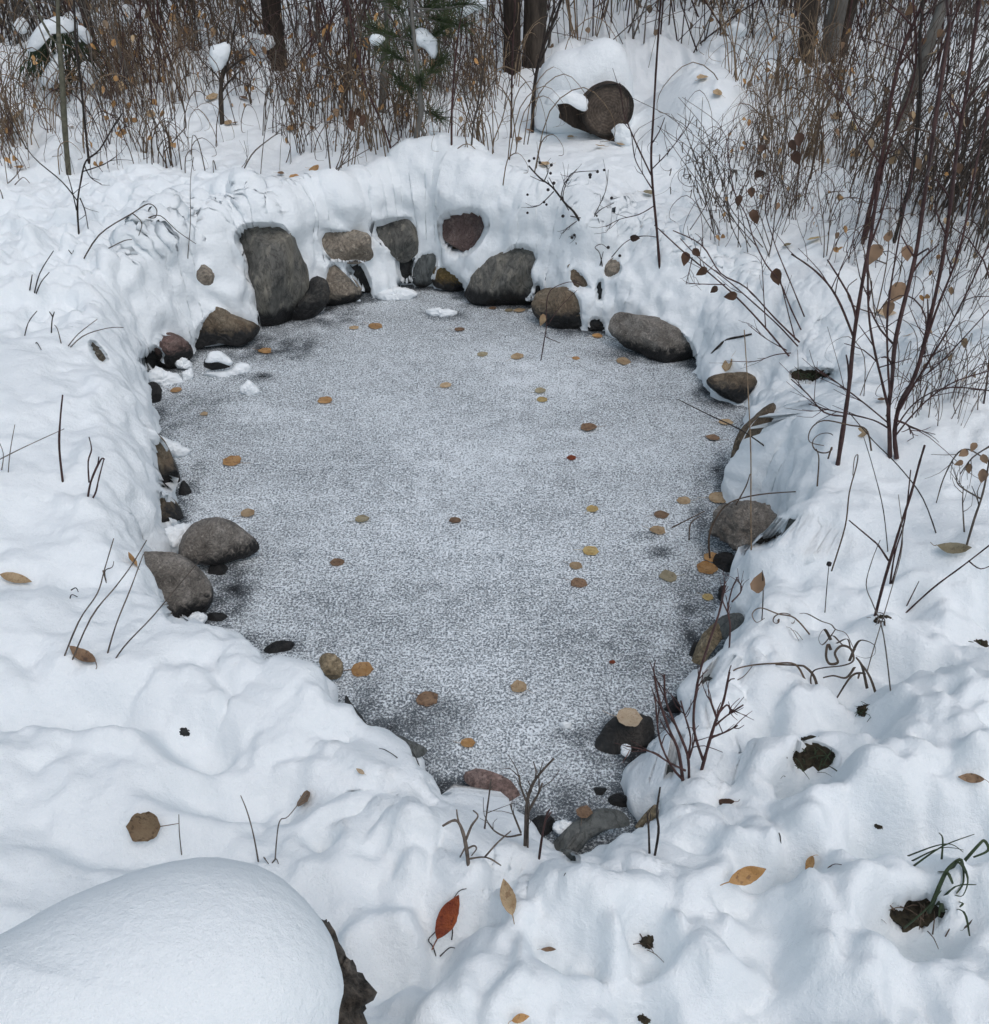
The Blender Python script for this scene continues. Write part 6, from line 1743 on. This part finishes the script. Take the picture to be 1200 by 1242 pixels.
for i, ol in enumerate([[(34, 62), (38, 42), (52, 26), (72, 19), (90, 26), (92, 36), (80, 38), (66, 34), (54, 46), (46, 60)], [(92, 30), (104, 34), (112, 48), (106, 54), (96, 44)], [(50, 96), (58, 78), (70, 62), (78, 70), (72, 92), (60, 108)], [(98, 78), (108, 74), (118, 90), (112, 108), (102, 100)]]):
    c = np.mean(ol, axis=0)
    d = ray(c[0], c[1]); p = CAM + d * ((ag[1] - .12) / d[1])
    s_ = blob('snow_pad', ol, 'snow', zc=float(p[2]), k=.25, depth=.8, seed=520 + i, carve=False, facets=0, rough=.12, push=0, n_out=44, rings=9)
    s_.parent = ae; s_.location = s_.location - ae.location


# ------------------------------------------------------------------ the thicket
def shrub_proto(seed, h, nst, mats, leafy, curl, lean=0.0, spread=.25, rad=.004):
    global random
    st_ = random.getstate(); random.seed(seed)
    mb = MB(); lm = MB()
    for s in range(nst):
        a = random.uniform(0, 2 * math.pi)
        hh = h * random.uniform(.45, 1.1)
        sp = spread * random.uniform(.3, 1.2)
        b = np.array([random.gauss(0, .06), random.gauss(0, .06), -.05])
        d = np.array([math.cos(a) * sp + lean, math.sin(a) * sp, 1.0])
        P = [b]
        for j in range(1, 6):
            f = j / 5
            P.append(b + d * hh * f + np.array([random.gauss(0, .03), random.gauss(0, .03), 0]) * hh + np.array([math.cos(a), math.sin(a), 0]) * (f * f * sp * .3 * hh))
        r = rad * random.uniform(.6, 1.25)
        mb.tube(P, r, r * .4, 4, smooth=2)
        side_twigs(mb, P, random.randint(3, 7), .28 * h * .6, r * .45, .7, .25, .5)
        for j in range(leafy):
            if random.random() < .6:
                q = P[random.randint(1, 5)] + np.array([random.gauss(0, .06), random.gauss(0, .06), random.gauss(0, .05)])
                lm.leaf(q, np.array([random.gauss(0, .6), random.gauss(0, .6), -1.0]), np.array([random.gauss(0, 1), random.gauss(0, 1), .3]), random.uniform(.03, .055), random.uniform(.02, .04), 'aspen', random.uniform(.1, .6))
    for s in range(curl):
        q = np.array([random.gauss(0, .16), random.gauss(0, .16), 0])
        a = random.uniform(0, 2 * math.pi); L = random.uniform(.15, .5)
        out = np.array([math.cos(a), math.sin(a), 0])
        P = [q + np.array([0, 0, -.03]), q + out * L * .15 + np.array([0, 0, L * .6]), q + out * L * .5 + np.array([0, 0, L * .85]), q + out * L * .8 + np.array([0, 0, L * .6]), q + out * L * .85 + np.array([0, 0, L * .35]), q + out * L * .7 + np.array([0, 0, L * .3])]
        lm2 = lm if random.random() < .0 else mb
        lm2.tube(P, .0032, .0015, 4, flat=.35, smooth=3)
    o = mb.build('thicket_shrub', mats[0])
    ch = None
    if lm.v:
        ch = lm.build('dry_leaves', mats[1], o)
    random.setstate(st_)
    return o, ch


PROTOS = [
    shrub_proto(1, 1.5, 8, ('straw', 'leaf_thicket'), 2, 8),
    shrub_proto(2, 1.9, 7, ('twig_red', 'leaf_brown'), 1, 4),
    shrub_proto(3, 1.2, 9, ('twig_grey', 'leaf_tan'), 2, 10),
    shrub_proto(4, .8, 7, ('grass_dry', 'leaf_orange'), 2, 16),
    shrub_proto(5, 2.2, 6, ('twig_grey', 'leaf_thicket'), 2, 4),
    shrub_proto(6, .6, 6, ('straw', 'leaf_brown'), 1, 22),
    shrub_proto(7, 1.6, 9, ('twig_dark', 'leaf_brown'), 1, 5),
    shrub_proto(8, 1.0, 8, ('twig_red', 'leaf_orange'), 2, 12),
]
RPROTOS = [
    shrub_proto(21, 1.5, 8, ('twig_red', 'leaf_brown'), 1, 5, .16, .16, .0032),
    shrub_proto(22, 1.8, 7, ('twig_brown', 'leaf_dark'), 1, 4, .20, .15, .0036),
    shrub_proto(23, 1.2, 8, ('twig_brown', 'leaf_brown'), 1, 10, .18, .2, .0034),
    shrub_proto(24, .7, 6, ('grass_dry', 'leaf_tan'), 1, 18, .1, .25, .003),
]
TUFT = [
    shrub_proto(31, .8, 4, ('twig_brown', 'leaf_tan'), 1, 5, .1, .5, .0026),
    shrub_proto(32, .7, 5, ('twig_red', 'leaf_orange'), 1, 3, -.1, .4, .0026),
    shrub_proto(33, .6, 3, ('grass_dry', 'leaf_brown'), 1, 9, .0, .5, .0024),
]
used = set()


def scatter(protos, p, label, group, smin=.8, smax=1.2, rz=None):
    src, sch = random.choice(protos)
    if src.name not in used:
        used.add(src.name); o, c = src, sch
    else:
        o = src.copy(); COL.objects.link(o)
        c = None
        if sch is not None:
            c = sch.copy(); COL.objects.link(c); c.parent = o
    o.location = Vector(p)
    o.rotation_euler = (0, 0, random.uniform(0, 6.28) if rz is None else rz + random.uniform(-.5, .5))
    s = random.uniform(smin, smax)
    o.scale = (s, s, s)
    tag(o, label, 'shrub', group)


LB_BACK = 'bare brown shrub in the snowy thicket behind the pond'
LB_RIGHT = 'red-stemmed bare shrub in the dense thicket beside the pond'
n = 0
while n < 92:
    y = 4.25 + (random.random() ** 1.15) * 3.6
    x = random.uniform(-.58, .60) * y
    p = np.array([x, y, 0.0]); p[2] = height(x, y)
    px, py, _ = project(p)
    if py > 205: continue
    if px > 250 and py > 185: continue
    if 615 < px < 800 and py > 70 and random.random() < .97: continue
    if 790 < px < 900 and 100 < py < 215: continue
    if 440 < px < 620 and py > 180: continue
    if py > 120 and random.random() < .45: continue
    if 20 < px < 130 and py > 85: continue
    scatter(PROTOS if py < 140 else PROTOS[2:6] + PROTOS[7:], p, LB_BACK, 'shrubs of the thicket behind the pond', .55 if py > 140 else .75, .85 if py > 140 else 1.2)
    n += 1
n = 0
while n < 27:
    px = random.uniform(1040, 1330); py = random.uniform(120, 500)
    lim = 1000 + (py - 120) * .22
    if px < lim or (px < 1120 and py > 330): continue
    if py > 300 and px < 1130: continue
    p = ground(px, py)
    scatter(RPROTOS, p, LB_RIGHT, 'shrubs of the red thicket', .7, 1.05, 0)
    n += 1
n = 0
while n < 11:
    px = random.uniform(900, 1060); py = random.uniform(95, 230)
    p = ground(px, py)
    scatter([RPROTOS[3], PROTOS[5], PROTOS[3]], p, 'low tuft of curled dry grass in the snow before the pale tree', 'grass tufts before the pale tree', .5, .8)
    n += 1
for i, (src, c) in enumerate(PROTOS + RPROTOS):
    if src.name not in used:
        scatter([(src, c)], np.array([random.uniform(-3, 3), 7.5, height(0, 7.5)]), LB_BACK, 'shrubs of the thicket behind the pond')

n = 0
while n < 85:
    y = 4.1 + random.random() * 2.2
    x = random.uniform(-.58, .10) * y
    p = np.array([x, y, height(x, y)])
    px, py, _ = project(p)
    if py < 70 or py > 212 or (px > 240 and py > 192) or (px > 610) or (25 < px < 120 and 108 > py > 60) or (250 < px < 285 and py > 140): continue
    scatter([PROTOS[5], PROTOS[3], TUFT[0], TUFT[1], TUFT[2]], p, 'low tuft of dry stems in the snow at the front of the back thicket', 'dry tufts at the front of the back thicket', .45, .85)
    n += 1

n = 0
while n < 34:
    px = random.uniform(860, 1190); py = random.uniform(190, 500)
    if py > 330 and px < 1090: continue
    if px < 1000 and py > 300: continue
    p = ground(px, py)
    scatter([TUFT[0], TUFT[1], TUFT[2], RPROTOS[3]], p, 'thin tuft of dry stems in the snow of the right bank', 'thin dry tufts on the right bank', .35, .62)
    n += 1

# the far undergrowth, one mass
def undergrowth():
    mbs = [MB() for _ in range(3)]; lm = MB()
    for k in range(2300):
        mb = mbs[random.randrange(3)]
        y = 6.0 + 9 * random.random() ** 1.4
        x = random.uniform(-.62, .64) * y
        z = height(x, y)
        h = random.uniform(.4, 2.6)
        a = random.uniform(0, 6.28); l = random.gauss(0, .22 if random.random() < .5 else .6)
        b = np.array([x, y, z - .05])
        t = b + np.array([math.cos(a) * l * h, math.sin(a) * l * h, h * (1 - min(.5, l * l * .4))])
        m = b + (t - b) * .5 + np.array([random.gauss(0, .05), random.gauss(0, .05), abs(l) * .12 * h])
        r = random.uniform(.002, .0065)
        mb.tube([b, m, t], r, r * .4, 3, smooth=2)
        for j in range(3):
            f = random.uniform(.2, 1)
            q = b + (t - b) * f
            dv = np.array([random.gauss(0, .3), random.gauss(0, .3), random.gauss(.12, .24)])
            mb.tube([q, q + dv], r * .5, r * .25, 3, smooth=1)
        if random.random() < .7:
            q = b + (t - b) * random.uniform(.05, .9) + np.array([random.gauss(0, .1), random.gauss(0, .1), 0])
            lm.leaf(q, np.array([random.gauss(0, .7), random.gauss(0, .7), -1.0]), np.array([random.gauss(0, 1), random.gauss(0, 1), .3]), random.uniform(.035, .07), random.uniform(.025, .05), 'aspen', .4)
    o = mbs[0].build('undergrowth', 'twig_brown')
    o['kind'] = 'stuff'; o['label'] = 'tangled brown undergrowth far behind the pond'
    mbs[1].build('grey_stems', 'twig_grey', o); mbs[2].build('red_stems', 'twig_red', o)
    lm.build('dead_foliage', 'leaf_thicket', o)


undergrowth()
# pads of snow caught in the far undergrowth
for i in range(26):
    px = random.uniform(20, 1180); py = random.uniform(2, 70)
    if 610 < px < 770: continue
    g = ground(px, py + 25)
    d = ray(px, py); p = CAM + d * (g[1] / d[1])
    rx, ry = random.uniform(7, 16), random.uniform(6, 12)
    ol = [(px + rx * math.cos(a) * random.uniform(.75, 1.15), py + ry * math.sin(a) * random.uniform(.75, 1.15)) for a in np.linspace(0, 2 * math.pi, 9)[:-1]]
    s_ = blob('snow_pad', ol, 'snow', zc=float(p[2]), k=.2, depth=.8, seed=600 + i, carve=False, facets=0, rough=.2, push=0, n_out=30, rings=6)
    tag(s_, 'small pad of snow caught on stems in the back thicket', 'snow pad', 'snow pads caught in the thicket')

# ------------------------------------------------------------------ light and camera
w = bpy.data.worlds.new('World')
scene.world = w
w.use_nodes = True
nt = w.node_tree
bg = nt.nodes['Background']
sky = nt.nodes.new('ShaderNodeTexSky')
sky.sky_type = 'NISHITA'
sky.sun_disc = False
sky.sun_elevation = math.radians(62)
sky.sun_rotation = math.radians(150)
sky.air_density = 1.0
sky.dust_density = 3.0
hs = nt.nodes.new('ShaderNodeHueSaturation')
hs.inputs['Saturation'].default_value = 0.74
hs.inputs['Hue'].default_value = 0.478
nt.links.new(sky.outputs[0], hs.inputs['Color'])
nt.links.new(hs.outputs[0], bg.inputs['Color'])
bg.inputs['Strength'].default_value = 0.12
sl_ = bpy.data.lights.new('sun', 'SUN')
sl_.energy = 0.5
sl_.use_shadow = True
sl_.angle = math.radians(60)
sl_.color = (1.0, 0.98, 0.95)
so_ = bpy.data.objects.new('sun', sl_)
COL.objects.link(so_)
el, rot = math.radians(62), math.radians(150)
sv = Vector((math.sin(rot) * math.cos(el), math.cos(rot) * math.cos(el), math.sin(el)))
so_.rotation_euler = sv.to_track_quat('Z', 'Y').to_euler()

cd = bpy.data.cameras.new('camera')
cd.sensor_fit = 'HORIZONTAL'
cd.sensor_width = 36.0
cd.lens = 36.0 * F / 1200.0
cd.clip_start = 0.02
cd.clip_end = 500
co = bpy.data.objects.new('camera', cd)
COL.objects.link(co)
co.location = Vector(CAM)
co.rotation_euler = (math.radians(90) - PITCH, 0, 0)
scene.camera = co

scene.view_settings.view_transform = 'Standard'
scene.view_settings.look = 'None'
scene.view_settings.exposure = 0.17
scene.view_settings.gamma = 1.0
scene.cycles.max_bounces = 12
scene.cycles.diffuse_bounces = 7
